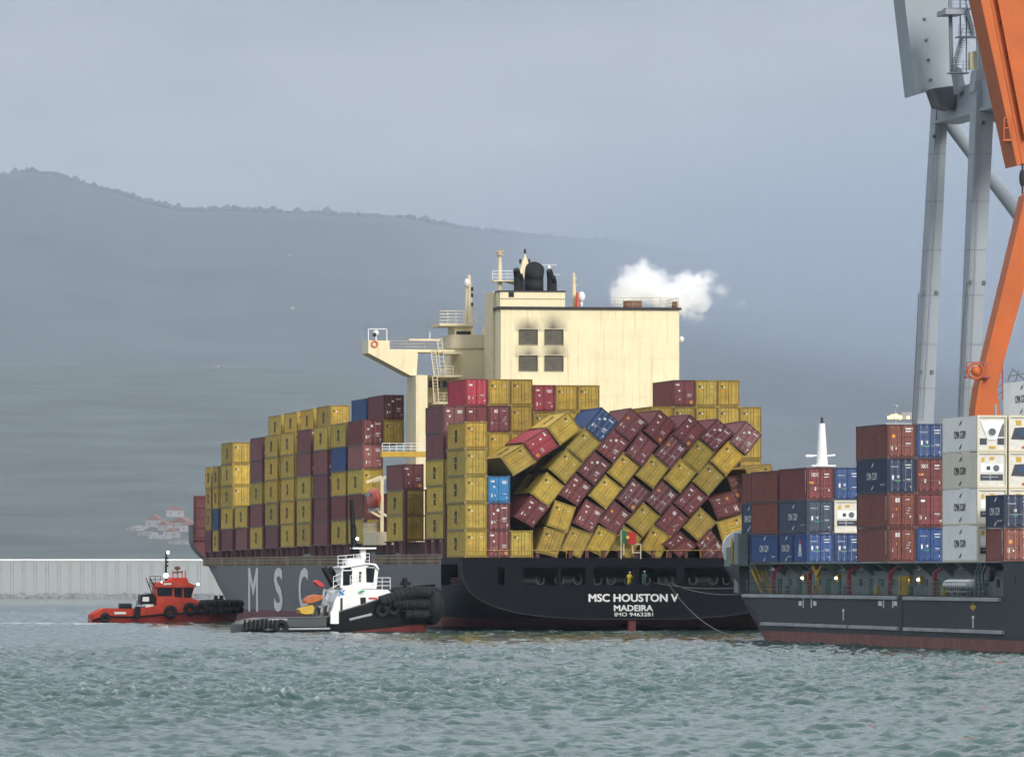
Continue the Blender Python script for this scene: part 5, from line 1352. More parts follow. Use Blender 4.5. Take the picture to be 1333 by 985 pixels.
for t, (c, mk, lab) in enumerate([(BLU, 'cma', 'blue container at the foot of the row left of white reefers'), (MAR, 'plain', 'maroon container second up in the row left of white reefers'), (MAR, 'tex', 'maroon container third up in the row left of white reefers'), (BLU, 'cma', 'blue container topping the row left of white reefers')]):
    fc(1155.3, 1, t, c, lab, marks=mk)
for t, (c, st_, lab) in enumerate([(WHT, 1, 'white refrigerated container at the foot of the reefer stack'), (WHT, 1, 'white refrigerated container second up in the reefer stack'), (BEI, 1, 'beige refrigerated container third up in the reefer stack'), (WHT, 0, 'white refrigerated container topping the reefer stack')]):
    reefer(S2.w(.15 + W / 2, aF(1272.3), ZB + t * PITCH), c, lab, GF, st_)
for t, lab in ((1, 'refrigerated container partly hidden behind the navy half-length one'), (2, 'refrigerated container with dark blue unit below the topmost one at the frame edge'), (3, 'topmost refrigerated container with dark blue unit at the right frame edge')):
    reefer(S2.w(.15 + W / 2 + 2.58, aF(1272.3), ZB + t * PITCH), BEI, lab, GF, 2)
reefer(S2.w(.15 + W / 2 + 5.2, aF(1272.3) + .5, ZB + 4 * PITCH), WHT, 'white container standing highest beside the orange crane foot', GF, 0)
reefer(S2.w(.15 + W / 2 + 5.2, aF(1272.3), ZB + 3 * PITCH), WHT, 'white refrigerated container under the highest white one', GF, 0)
fc(1307, 0, 0, ORG, 'orange red half-length container in front of the reefer stack', L=6.058, H=STD, logo='mark', a=aF(1307)); fc(1307, 0, 1, DBL, 'navy lettered half-length container in front of the reefer stack', L=6.058, H=STD, z=ZB + 2.64, logo='cma', marks='cma')
g = MB(); aa = S2.a(1307, 2); g.box(2.7, 9, aa - 3, aa + 2, ZB + .2, ZB + 1.7); g.build('grey_deck_machine', MT['strake'], fd)
g = MB()
for z in (ZB + .5, ZB + .9, ZB + 1.3): g.box(2.65, 9, aa - 3.06, aa - 3.0, z - .08, z + .08)
g.build('machine_slat', MT['dark'], fd)
MB().box(3.2, 4.6, aa - 1, aa + 2, ZB + 1.7, ZB + 3.6).build('white_machine_box', MT['reefer_unit'], fd)

# ------------------------------------------------------------------ quay cranes
V0, W0 = 166.0, 706.0
gc = empty('gantry_crane', Q.w(V0, W0, 3.4), YAW); tag(gc, 'tall grey ship-to-shore gantry crane with two slanted legs at the right', 'crane')
def gq(px, py, w): v = Q.b(px, w); return (v - V0, w - W0, Q.z(py, w, v) - 3.4)
def gprism(parent, nm2, m, pl, w, d):
    g = MB(); q = [gq(x, y, w) for x, y in pl]; g.prism([(p[0], p[2]) for p in q], 'y', w - W0, w - W0 + d); return g.build(nm2, m, parent)
def leg(x_l, k_l, x_r, k_r, w, nm2='leg'):
    yb = YH - (3.4 - ZC) * F / Q.w(V0, w).y
    return gprism(gc, nm2, MT['grey_steel'], [(x_l - (y - 130) * k_l, y) for y in (118, yb)] + [(x_r - (y - 130) * k_r, y) for y in (yb, 118)], w, 2.5)
l1 = leg(1219.5, .060, 1234.5, .046, 706.0); l2 = leg(1271, .042, 1294.5, .050, 686.0)
for (lg, pts) in ((l1, ((1202.5, 381), (1219, 381), (1198, 484), (1213, 484), (1216, 178))), (l2, ((1263, 368), (1281, 368), (1258, 484), (1275, 484), (1280, 160)))):
    w = 706.0 if lg is l1 else 686.0
    for x, y in pts:
        p = gq(x, y, w); MB().box(p[0] - .16, p[0] + .16, p[1] - .14, p[1] - .005, p[2] - .2, p[2] + .2).build('bracket', MT['grey_dark'], lg)
for (x_l, k_l, x_r, k_r, w, lg) in ((1219.5, .060, 1234.5, .046, 706.0, l1), (1271, .042, 1294.5, .050, 686.0, l2)):
    for y in (200, 262, 325, 384, 448, 505):
        p, q = gq(x_l - (y - 130) * k_l, y, w), gq(x_r - (y - 130) * k_r, y, w)
        MB().box(p[0] - .03, q[0] + .03, p[1] - .03, p[1] + 2.53, p[2] - .05, p[2] + .05).build('joint_band', MT['grey_band'], lg)
    g = MB(); P0, P1 = Vector(gq(x_l - (160 - 130) * k_l + 3, 160, w - .25)), Vector(gq(x_l - (545 - 130) * k_l + 3, 545, w - .25))
    for o_ in (0, .4): g.bar(P0 + Vector((o_, 0, 0)), P1 + Vector((o_, 0, 0)), .05)
    for i in range(90): s_ = P0.lerp(P1, i / 89); g.bar(s_, s_ + Vector((.4, 0, 0)), .03)
    g.build('leg_ladder', MT['grey_band'], lg)
g = MB(); g.tube([gq(1196, 381, 705.7), gq(1188, 545, 705.7), gq(1187, 560, 705.7)], .06, 5); g.build('cable', MT['grey_dark'], l1)
g = MB(); g.tube([gq(1259, 368, 685.7), gq(1254, 420, 685.7), gq(1252, 470, 685.7), gq(1248, 545, 685.7)], .07, 5); g.build('cable', MT['grey_dark'], l2)
p = gq(1222, 157, 706); q = gq(1222, 122, 706)
g = MB(); g.box(p[0] - .2, p[0] + 2.0, 680 - W0, 706 - W0, p[2], q[2]); g.build('portal_beam', MT['grey_steel'], gc)
g = MB(); g.box(p[0] - .5, p[0] + 2.3, 680 - W0, 706.5 - W0, p[2] - .35, p[2] - .01); g.build('beam_flange', MT['grey_steel'], gc)
p = gq(1285, 157, 688); q = gq(1285, 121, 688); g = MB(); g.box(p[0], p[0] + 30, 688.6 - W0, 690.6 - W0, p[2], q[2]); g.build('cross_beam', MT['grey_steel'], gc)
P0, P1 = Vector(gq(1236, 160, 708.5)), Vector(gq(1345, 305, 708.5)); g = MB(); g.cyl(P0, P0 + (P1 - P0) * 3.2, .72, None, 16); g.build('diagonal_brace', MT['grey_steel'], gc, True)
yb = YH - (3.4 - ZC) * F / Q.w(V0 + 30, 690).y
g = MB(); g.box(27, 29.5, 704 - W0, 706.5 - W0, 0, 60); g.build('landside_leg', MT['grey_steel'], gc)
g = MB(); g.box(27, 29.5, 684 - W0, 686.5 - W0, 0, 60); g.build('landside_leg', MT['grey_steel'], gc)
bo = gprism(gc, 'folded_boom', MT['grey_steel'], [(1186, -40), (1229, -40), (1240, 112), (1198, 121)], 700, 3.5)
gprism(gc, 'boom_flange', MT['grey_steel'], [(1173, -40), (1187, -40), (1200, 121.5), (1192, 124)], 699.2, 5.0)
for y in (25, 52, 78, 104):
    p = gq(1204 + (y - 25) * .1, y, 699.9); MB().box(p[0] - .12, p[0] + .12, p[1] - .12, p[1] + .09, p[2] - .12, p[2] + .12).build('boom_lug', MT['grey_dark'], bo)
gprism(gc, 'trolley_machinery', MT['grey_dark'], [(1216, 115), (1247, 111), (1245, 132), (1240, 142), (1224, 138)], 697, 4)
gprism(gc, 'machinery_bracket', MT['grey_steel'], [(1243, 85), (1252, 90), (1258, 118), (1248, 122)], 694, 2)
gprism(gc, 'upper_column', MT['grey_steel'], [(1277, -40), (1297, -40), (1299, 90), (1279, 90)], 687, 2.0)
gprism(gc, 'column_head', MT['grey_steel'], [(1272, 90), (1305, 90), (1300, 119), (1268, 119)], 686.5, 2.5)
gprism(gc, 'machine_house_end', MT['grey_steel'], [(1231, 12), (1256, 12), (1256, 18.5), (1231, 18.5)], 690, 4)
gprism(gc, 'lit_window_panel', MT['cream2'], [(1263, 68), (1273, 66), (1273, 90), (1263, 90)], 693, 1.0)  # pale box standing for a lit window, its glow put into the colour
def flight(x0, y0, x1, y1, w, nm2='stair_flight'):
    P0, P1 = Vector(gq(x0, y0, w)), Vector(gq(x1, y1, w)); g = MB(); n = 14
    for o_ in (-.45, .45):
        d = Vector((o_ * .2, o_, 0)); g.bar(P0 + d, P1 + d, .12); g.bar(P0 + d + Vector((0, 0, 1)), P1 + d + Vector((0, 0, 1)), .06)
        for i in range(0, n + 1, 3): s_ = P0.lerp(P1, i / n) + d; g.bar(s_, s_ + Vector((0, 0, 1)), .05)
    for i in range(n + 1): s_ = P0.lerp(P1, i / n); g.box(s_.x - .28, s_.x + .28, s_.y - .45, s_.y + .45, s_.z - .03, s_.z + .03)
    g.build(nm2, MT['grey_steel'], gc)
flight(1241, 94, 1253, 50, 692); flight(1266, 46, 1256, 12, 692)
for (x0, x1, y) in ((1237, 1262, 94), (1248, 1277, 47), (1232, 1275, 10)):
    p, q = gq(x0, y, 691.5), gq(x1, y, 691.5); g = MB(); g.box(p[0], q[0], p[1], p[1] + 1.6, p[2] - .12, p[2]); g.rail([p, (q[0], p[1], p[2])], 1.1, .7, .03, 3); g.build('landing', MT['grey_steel'], gc)
g = MB(); g.bar(gq(1239, 94, 692.5), gq(1236, -20, 692.5), .35); g.bar(gq(1274, 88, 692.5), gq(1272, -20, 692.5), .35); g.bar(gq(1250, 60, 692.6), gq(1250, -20, 692.6), .12); g.bar(gq(1258, 94, 692.6), gq(1258, 20, 692.6), .12); g.build('stair_tower_post', MT['grey_steel'], gc)
g = MB(); g.bar(gq(1284, 123, 685.7), gq(1300, 118, 685.7), .12); g.build('yellow_rod', MT['yellow'], gc)

V0, W0 = 176.0, 672.0
hc = empty('harbour_crane', Q.w(V0, W0, 3.4), YAW); tag(hc, 'orange harbour crane with curved boom foot beside the white containers', 'crane')
gprism(hc, 'boom_edge_flange', MT['crane_orange'], [(1268, -40), (1281, -40), (1330, 213), (1324, 216)], 671.0, 4.8)
bm_ = gprism(hc, 'boom', MT['crane_orange'], [(1281.5, -40), (1480, -40), (1480, 60), (1350, 214), (1330.5, 213)], 672.0, 3.0)
gprism(hc, 'boom_rib', MT['crane_orange'], [(1291, -40), (1297, -40), (1338, 180), (1334, 182)], 671.4, .58)
for y in (30, 75, 115, 155):
    p = gq(1303 + (y - 30) * .21, y, 671.9); MB().cyl((p[0], p[1] - .03, p[2]), (p[0], p[1] + .09, p[2]), .14, None, 8).build('boom_pin', MT['dark'], bm_)
g = MB(); g.rail([gq(1307, 180, 671), gq(1318, 180, 671)], 2.0, 1.0, .07, 2); p = gq(1306, 181, 671); q = gq(1318, 179, 671); g.box(p[0], q[0], p[1], p[1] + 1.5, p[2] - .2, p[2]); g.build('boom_landing', MT['crane_orange'], hc)
g = MB(); g.cyl(gq(1331, 216, 672.5), gq(1331, 262, 672.5), .10, None, 6); g.cyl(gq(1335, 216, 672.5), gq(1335, 262, 672.5), .10, None, 6); p = gq(1331, 232, 672.5); g.ball(p, .35, .35, .9, 8, 6); g.build('hoist_cable', MT['dark'], hc)
gprism(hc, 'boom_foot', MT['crane_orange'], [(1268, 552), (1270, 528), (1274, 503), (1283, 470), (1301, 396), (1326, 292), (1334, 255), (1362, 230), (1352, 280), (1332, 380), (1311, 455), (1302, 489), (1298, 508), (1301, 528), (1305, 552)], 668.0, 2.6)
gprism(hc, 'foot_side_plate', MT['crane_orange'], [(1268, 552), (1270, 528), (1274, 503), (1283, 470), (1301, 396), (1326, 292), (1328, 292), (1303.5, 396), (1286, 470), (1278, 503), (1275, 528), (1274, 552)], 667.4, .59)
p = gq(1271, 552, 668); q = gq(1302, 552, 668); g = MB(); g.box(p[0], q[0], p[1], p[1] + 2.5, 0, p[2]); g.build('slewing_column', MT['crane_orange'], hc)
p = gq(1270, 483, 667); g = MB(); g.torus(p, .75, .12, 'y', 18, 6); g.ball(p, .5, .4, .5, 10, 6); g.build('cable_reel', MT['crane_orange'], hc)
g = MB(); g.rail([gq(1258, 490, 667), gq(1284, 490, 667)], 1.4, .6, .05, 3); g.bar(gq(1258, 490, 667), gq(1258, 474, 667), .1); p, q = gq(1258, 490, 667), gq(1290, 490, 667); g.box(p[0], q[0], p[1], p[1] + 1.2, p[2] - .12, p[2]); g.build('reel_platform', MT['pink_post'], hc)
g = MB()
for x in (1296, 1305): g.bar(gq(x, 520, 669.5), gq(x, 472, 669.5), .12)
for y in (476, 486, 496, 506, 516): g.bar(gq(1296, y, 669.5), gq(1305, y - 6, 669.5), .08)
g.build('lattice_ladder', MT['pink_post'], hc)
g = MB()
for x0, y0, x1, y1 in ((1312, 496, 1318, 480), (1318, 480, 1333, 494), (1322, 496, 1326, 482), (1333, 496, 1340, 478), (1312, 490, 1345, 484)): g.bar(gq(x0, y0, 673), gq(x1, y1, 673), .10)
g.bar(gq(1320, 496, 673), gq(1320, 560, 673), .2); g.build('spreader_frame', MT['grey_dark'], hc)

# ------------------------------------------------------------------ tug boats
class TF:
    def __init__(self, px, Y, deg):
        self.ox, self.oy = (px - CX) / F * Y, Y; t = math.radians(deg); self.t, self.c, self.s = t, math.cos(t), math.sin(t)
    def X(self, px, y=0.0):
        k = (px - CX) / F; return (k * (self.oy + y * self.c) - self.ox + y * self.s) / (self.c - k * self.s)
    def Z(self, py, x=0.0, y=0.0): return ZC + (YH - py) / F * (self.oy + x * self.s + y * self.c)
def tug_hull(L, B, top, cols, parent, mats, stern_r=.75):
    xs = [0, .12, .35, .8, 1.5, 2.5, 4, 6, 9, 12, 15, L * .72, L * .8, L * .87, L * .92, L * .96, L * .985, L]
    def h(x, t):
        a = min(1, (x + .02) / 3.0); st_ = (1 - (1 - a) ** 2.4) ** .5 * .28 + .72 if x < 3 else 1
        bw_ = 1 - max(0, (x - L * .62) / (L * .38)) ** (2.6 + 1.2 * t) if x > L * .62 else 1
        return B / 2 * st_ * max(bw_, .02) * (.80 + .20 * t ** .6)
    mb = MB(); lv = [0, .18, .30, .45, .62, .8, 1.0]
    for side in (-1, 1):
        for i in range(len(xs) - 1):
            for j in range(len(lv) - 1):
                q = []
                for x, t in ((xs[i], lv[j]), (xs[i + 1], lv[j]), (xs[i + 1], lv[j + 1]), (xs[i], lv[j + 1])):
                    z = -1.0 + (top(x) + 1.0) * t; q.append((x + (t - .5) * (1.2 if x > L * .7 else 0) * max(0, (x - L * .7) / (L * .3)), side * h(x, t), z))
                zm = sum(p[2] for p in q) / 4; xm = (xs[i] + xs[i + 1]) / 2
                mb.quad(*q, cols(xm, lv[j]))
    mb.add([(0, -h(0, t) , -1 + (top(0) + 1) * t) for t in lv] + [(0, h(0, t), -1 + (top(0) + 1) * t) for t in reversed(lv)], [tuple(range(2 * len(lv)))], cols(0, .9))
    me = mb.mesh('hull', mats, True); bm = bmesh.new(); bm.from_mesh(me); bmesh.ops.remove_doubles(bm, verts=bm.verts, dist=.002); bmesh.ops.recalc_face_normals(bm, faces=bm.faces); bm.to_mesh(me); bm.free()
    obj('hull', me, parent)
    dk = [(x, -h(x, 1) + .12, top(x) - (.75 if x < L * .9 else .9)) for x in xs]; dk2 = [(x, h(x, 1) - .12, z) for x, y, z in dk]
    MB().loft([dk, dk2]).build('deck', MT['tug_grey'], parent)
    return h
def interp(xs, ys): return lambda x: float(np.interp(x, xs, ys))

# white and black tug pushing at the stern quarter
w_ = TF(307, 742, 13); L = 21.0; B = 8.0
wt = empty('tugboat', (w_.ox, w_.oy, 0), w_.t); tag(wt, 'black tug with white wheelhouse pushing at the ship stern quarter', 'tugboat')
ys_ = -B / 2
def lx(px, y=ys_): return w_.X(px, y)
topf = interp([0, 1.5, lx(345), lx(425), lx(440), lx(470), lx(510), lx(545), L + 2], [w_.Z(812), w_.Z(806, 1), w_.Z(803.5, 4), w_.Z(802.5, 10), w_.Z(796, 11), w_.Z(787, 13), w_.Z(774, 17), w_.Z(763, 20), w_.Z(757, 24)])
def wcols(x, t): return 1 if (x < lx(436) and t > .6) else (2 if t < .3 and x > lx(450) else 0)
hT = tug_hull(L, B, topf, wcols, wt, [MT['tug_black'], MT['tug_grey'], MT['boot_red']])
def wbx(nm2, m, x0, x1, y0, y1, ya, yb_, parent=None, inset=0.0):
    g = MB(); a, b = lx(x0, ya), lx(x1, ya); g.box(a, b, ya, yb_, w_.Z(y1, a, ya), w_.Z(y0, a, ya)); return g.build(nm2, m, parent or wt)
# rubber: big roll fenders at the bow, tyres along the side
f = MB()
for k in range(14):
    t = k / 13 * math.pi - math.pi / 2
    pass
def ringfender(z, r, nm2, x0):
    pts = []
    for x in np.linspace(x0, L * .995, 14): pts.append((x + .6 * max(0, (x - L * .7) / (L * .3)), -hT(min(x, L), 1.0) - r * .4, min(z, topf(x) - .3)))
    pts += [(p[0], -p[1], p[2]) for p in reversed(pts)]
    MB().tube(pts, r, 10).build(nm2, MT['rubber'], wt, True)
ringfender(4.2, .62, 'bow_roll_fender', L * .70); ringfender(3.0, .55, 'bow_roll_fender', L * .76); ringfender(1.9, .5, 'bow_roll_fender', L * .82)
def tyre(parent, x, y, z, R, r): return MB().torus((x, y, z), R, r, 'y', 18, 8).build('tyre_fender', MT['rubber'], parent, True)
tyre(wt, lx(365.5), -hT(lx(365), .8) - .25, w_.Z(815.5, 4), .56, .27)
for px, py, R in ((497, 795, .5), (512, 792, .5), (528, 788, .55), (541, 783, .5)): x = lx(px); tyre(wt, x, -hT(min(x, L), .7) - .3, w_.Z(py, x, ys_), R, .25)
for i in range(9): x = .3 + i * .45; MB().cyl((x, -hT(x, .9) - .10, .35), (x, -hT(x, .9) - .12, 1.35), .13, None, 6).build('stern_fender_block', MT['rubber'], wt)
g = MB(); g.tube([(x, -hT(x, 1) - .02, topf(x)) for x in np.linspace(.1, L * .7, 24)], .08, 5); g.build('bulwark_cap', MT['tug_grey'], wt)
g = MB(); g.tube([(x, -hT(x, .5) - .04, 0.30 + .01 * x) for x in np.linspace(lx(345), lx(430), 12)], .12, 6); g.build('rubbing_bar', MT['strake'], wt)
g = MB(); xa, xb = lx(455), lx(484); g.tube([(xa, -hT(xa, .7) - .1, w_.Z(806, 12)), (xb, -hT(xb, .7) - .1, w_.Z(799, 15))], .14, 6); g.build('rubbing_bar', MT['strake'], wt)
mb = MB(); xc = lx(362); put_text(mb, 'TUG', 0.01, 0.01, lambda p, q: (xc + p, -hT(xc, .9) - .06, 1.4 + q)) if False else None
g = MB(); xa = lx(349.5); g.box(xa, lx(374), -hT(xa, .9) - .06, -hT(xa, .9) - .02, w_.Z(807, 4), w_.Z(804.2, 4)); g.build('bow_name_band', MT['strake'], wt)
# deckhouse and wheelhouse
ya, yb_ = -3.0, 3.0
hp = [(431, 797), (436, 781), (441, 771), (449, 764.5), (468, 761.5), (470, 766.5), (505, 767), (510, 772), (510.5, 783), (482, 791), (455, 800)]
g = MB(); pts = [(lx(x, ya), w_.Z(y, lx(x, ya), ya)) for x, y in hp]; pts = pts[:-3] + [(pts[-3][0], 1.0), (pts[0][0], 1.0)]
g.prism(pts, 'y', ya, yb_); dh = g.build('deckhouse', MT['white'], wt)
def wpan(nm2, m, pl, y, parent, d=.04):
    g = MB(); g.prism([(lx(a, y), w_.Z(b, lx(a, y), y)) for a, b in pl], 'y', y - d, y - .003); return g.build(nm2, m, parent)
wpan('door', MT['tug_black'], [(469, 777.5), (476, 777), (476.5, 791), (469.5, 793)], ya, dh)
wpan('vent_slot', MT['dark'], [(443, 778), (446, 778), (446, 794), (443, 794)], ya, dh)
wpan('red_lettering', MT['red_print'], [(480, 777.2), (491, 777.2), (491, 779.6), (480, 779.6)], ya, dh)
for pl in ([(440, 770.5), (443, 768), (448.5, 773), (445.5, 775)], [(445, 768), (450, 767), (447, 770.5)], [(439, 774.5), (443, 772), (442, 776)]): wpan('blue_emblem', MT['logo_blue'], pl, ya, dh)
wpan('green_sidelight', MT['green_print'], [(468, 768.5), (474, 767.5), (474, 770), (468, 771)], ya - .2, dh, .15)
wh = [(443, 765), (445, 737), (478, 733.5), (488, 735), (492.5, 741), (490, 766)]
yw0, yw1 = -2.2, 2.2
g = MB(); g.prism([(lx(x, yw0), w_.Z(y, lx(x, yw0), yw0)) for x, y in wh], 'y', yw0, yw1); wh_ = g.build('wheelhouse', MT['white'], wt)
wpan('window', MT['glass'], [(445.5, 762), (446.5, 743), (458.5, 742.5), (457.5, 761)], yw0, wh_); wpan('window', MT['glass'], [(477, 757.5), (476.5, 738.5), (488, 739), (486, 757.8)], yw0, wh_); wpan('window', MT['glass'], [(447, 741.5), (448.5, 738), (456, 737.5), (458, 741)], yw0, wh_)
wpan('window', MT['glass'], [(467.5, 757), (467.5, 744), (470.5, 743.8), (470.5, 757)], yw0, wh_); wpan('window', MT['glass'], [(478.5, 736.8), (484, 735.6), (487.5, 737.6), (478.8, 737.8)], yw0, wh_)
x = lx(491.5, yw0); g = MB(); g.box(x - .02, x + .05, yw0 + .4, yw1 - .4, w_.Z(757, x, yw0), w_.Z(741, x, yw0)); g.build('front_window', MT['glass'], wh_)
g = MB(); g.prism([(lx(x, yw0), w_.Z(y, lx(x, yw0), yw0)) for x, y in ((442.5, 738), (478, 732), (489, 733.5), (493.5, 740.5), (492, 741), (487, 735.5), (478, 734), (443, 739.5))], 'y', yw0 - .25, yw1 + .25); g.build('roof', MT['white'], wh_)
wbx('roof_cabin', MT['white'], 452, 475, 727, 735.5, -1.3, 1.3)
def wr(nm2, pts, h, m, y, bars=3, step=.8):
    g = MB(); g.rail([(lx(a, y), y, w_.Z(b, lx(a, y), y)) for a, b in pts], h, step, .04, bars); g.build(nm2, m, wt)
wr('roof_railing', [(440, 737), (481, 733.5)], 1.1, MT['white'], -2.0); wr('upper_deck_railing', [(487, 767), (508, 767)], 1.25, MT['white'], -2.8); wr('upper_deck_railing', [(456, 767), (470, 766)], 1.5, MT['white'], -2.9); wr('aft_railing', [(434, 770), (446, 765)], 1.6, MT['white'], -2.7)
# mast
m0 = Vector((lx(462, 0), 0, w_.Z(735, 14))); m1 = Vector((lx(457.5, 0), 0, w_.Z(650, 14)))
g = MB(); g.cyl(m0, m1, .42, .20, 8)
for k in (.25, .42, .62, .8): p = m0.lerp(m1, k); g.cyl(p - Vector((0, .7, 0)), p + Vector((0, .7, 0)), .08, None, 5)
g.cyl(m0 + Vector((-1.1, 0, 0)), m0.lerp(m1, .3), .13, None, 6); g.cyl(m0 + Vector((1.2, 0, 0)), m0.lerp(m1, .22), .13, None, 6); mast = g.build('mast', MT['tug_black'], wt)
p = m0.lerp(m1, .17); g = MB(); g.box(p.x - .3, p.x + 2.2, -.9, .9, p.z + .5, p.z + .68); g.box(p.x + .6, p.x + 1.2, -.3, .3, p.z - .6, p.z + .5); g.build('radar_scanner', MT['white'], mast)
p = m0.lerp(m1, .40) + Vector((.35, -.3, 0)); MB().ball(p, .16).build('mast_lamp', MT['lamp_white'], mast)
p = m0.lerp(m1, .10); g = MB(); g.ball((p.x + .3, -.5, p.z), .38, .38, .45, 10, 6); g.build('radome', MT['strake'], mast)
g = MB(); g.cyl((lx(437, -1.5), -1.5, w_.Z(765, 11)), (lx(421, -1.5), -1.5, w_.Z(738, 11)), .45, .28, 10); g.build('exhaust_funnel', MT['tug_black'], wt); g = MB(); g.cyl((lx(444, 1), 1, w_.Z(765, 11)), (lx(429, 1), 1, w_.Z(738, 11)), .4, .25, 10); g.build('exhaust_funnel', MT['tug_black'], wt)
# aft deck gear: covered rescue boat, yellow cover, crane jib, red float, white locker
def blob(nm2, m, pts, y0, y1):
    g = MB(); P = [(lx(a, y0), w_.Z(b, lx(a, y0), y0)) for a, b in pts]; c = (sum(p[0] for p in P) / len(P), sum(p[1] for p in P) / len(P)); rings = []
    for t, k in ((0, .86), (.06, 1), (.94, 1), (1, .86)): rings.append([(c[0] + (p[0] - c[0]) * k, y0 + (y1 - y0) * t, c[1] + (p[1] - c[1]) * k) for p in P])
    g.loft(rings, True, 0, True); return g.build(nm2, m, wt)
blob('orange_rescue_boat', MT['orange'], [(397, 782), (401, 776.5), (410, 773.5), (419, 774.5), (422, 778), (415, 782), (405, 785), (398, 785)], -3.0, -1.2)
blob('yellow_cover', MT['yellow'], [(389, 793), (397, 789.5), (407, 787), (410, 791), (408, 799), (397, 800), (391, 798)], -3.4, -1.6)
blob('red_float', MT['red_print'], [(409, 757), (413, 754.5), (421, 759), (422.5, 764), (416, 763)], -1.0, .2)
g = MB()
for a, b in (((418, 797), (422, 767)), ((422, 767), (432, 774)), ((422, 780), (438, 790)), ((415, 790), (424, 786)), ((426, 796), (430, 776)), ((424, 770), (438, 762))): g.bar((lx(a[0], -2), -2, w_.Z(a[1], 9, -2)), (lx(b[0], -2), -2, w_.Z(b[1], 9, -2)), .22)
g.build('boat_crane', MT['strake'], wt)
wbx('white_locker', MT['white'], 430.5, 441, 795, 811.5, -4.42, -3.6); wbx('towing_winch', MT['tug_grey'], 412, 428, 788, 803, -1.5, 1.5)
g = MB(); g.ball((L + .1, 0, 2.7), 1.35, 3.0, 2.0, 16, 10); g.build('bow_fender_pad', MT['rubber'], wt, True)
g = MB(); x = lx(527, -1); z = topf(x); g.cyl((x, -1, z - .5), (x, -1, z + .9), .22, None, 8); g.cyl((x - .5, -1, z + .6), (x + .6, -1, z + .6), .2, None, 8); g.ball((x, -1, z + .95), .3); g.build('bow_bitt', MT['tug_black'], wt)

# red tug at the bow
r_t = TF(117, 886, 9); L2 = 18.7; B2 = 7.2
rt = empty('tugboat', (r_t.ox, r_t.oy, 0), r_t.t); tag(rt, 'red tug with black tyre fenders and lit lamp near the ship bow', 'tugboat')
y2 = -B2 / 2
def rx(px, y=y2): return r_t.X(px, y)
rtop = interp([0, .8, rx(138), rx(178), rx(184), rx(215), rx(250), rx(285), L2 + 2], [r_t.Z(800), r_t.Z(795, 1), r_t.Z(791, 2), r_t.Z(792, 7), r_t.Z(791, 8), r_t.Z(786, 10), r_t.Z(783.5, 14), r_t.Z(781.5, 18), r_t.Z(779, 20)])
def rcols(x, t): return 1 if t < .62 else 0
hR = tug_hull(L2, B2, rtop, rcols, rt, [MT['tug_red'], MT['tug_dark_red']])
def rpt(px, py, y): x = rx(px, y); return (x, y, r_t.Z(py, x, y))
g = MB(); g.tube([(x, -hR(x, .62) - .06, -1 + (rtop(x) + 1) * .62) for x in np.linspace(.1, L2 * .8, 24)], .13, 6); g.build('rubbing_bar', MT['tug_black'], rt)
for px, py, R, r in ((137, 803.5, .42, .22), (222, 796, .55, .30), (247, 792.5, .55, .30), (263, 791, .55, .3), (277, 790, .6, .32)):
    x = rx(px); tyre(rt, x, -hR(min(x, L2), .75) - .3, r_t.Z(py, x, y2), R, r)
for z in (2.4, 1.6):
    pts = [(x + .5 * max(0, (x - L2 * .7) / (L2 * .3)), -hR(min(x, L2), 1) - .2, min(z, rtop(x) - .3)) for x in np.linspace(L2 * .76, L2 * .995, 12)]
    MB().tube(pts + [(p[0], -p[1], p[2]) for p in reversed(pts)], .48, 10).build('bow_roll_fender', MT['rubber'], rt, True)
def rpan(nm2, m, pl, y, parent, d=.04):
    g = MB(); g.prism([(rx(a, y), r_t.Z(b, rx(a, y), y)) for a, b in pl], 'y', y - d, y - .003); return g.build(nm2, m, parent)
def rpr(nm2, m, pl, y0, y1, parent=None):
    g = MB(); g.prism([(rx(a, y0), r_t.Z(b, rx(a, y0), y0)) for a, b in pl], 'y', y0, y1); return g.build(nm2, m, parent or rt)
rpr('deckhouse', MT['tug_red'], [(184, 800), (184, 792), (203, 790), (206, 776), (250, 778), (262, 783), (262, 800)], -2.7, 2.7)
wq = rpr('wheelhouse', MT['tug_red'], [(203.5, 783), (202.5, 764), (253, 764), (248, 783)], -2.2, 2.2)
rpan('window', MT['glass'], [(205, 775.5), (204.5, 765), (224, 765), (224.5, 775.5)], -2.2, wq); rpan('window', MT['glass'], [(227, 781), (226.5, 765), (237, 765), (237.5, 781.5)], -2.2, wq); rpan('window', MT['glass'], [(239, 781.5), (239, 765), (251.5, 765), (247.5, 781.5)], -2.2, wq)
rpr('roof', MT['tug_red'], [(201, 764), (203, 758.5), (218, 755.5), (240, 755.5), (255, 762), (255, 764)], -2.5, 2.5, wq)
rpr('light_platform', MT['tug_red'], [(218, 756), (221, 751.5), (243, 751.5), (246, 757)], -1.4, 1.4)
rpan('roof_lettering', MT['white_print'], [(213, 758.8), (223, 758.2), (223, 760.5), (213, 761)], -2.5, wq)
for px in (225, 231, 237, 241): g = MB(); g.bar(rpt(px, 752, -1), rpt(px, 742.5, -1), .12); g.build('roof_post', MT['tug_red'], rt)
g = MB(); g.tube([rpt(224, 745, -1), rpt(238, 744, -1)], .1, 5); p = rpt(231, 739, -1); g.ball(p, .4, .3, .25, 8, 6); g.cyl(p, (p[0], p[1], p[2] - .8), .1, None, 5); g.build('radar', MT['rusty'], rt)
mk = MB(); mk.cyl(rpt(216, 757, 0), rpt(216, 717, 0), .16, .09, 8)
for y in (726, 731, 736): mk.cyl(rpt(216, y, -.1), rpt(219, y, -.1), .13, None, 6)
mk.build('mast', MT['tug_black'], rt)
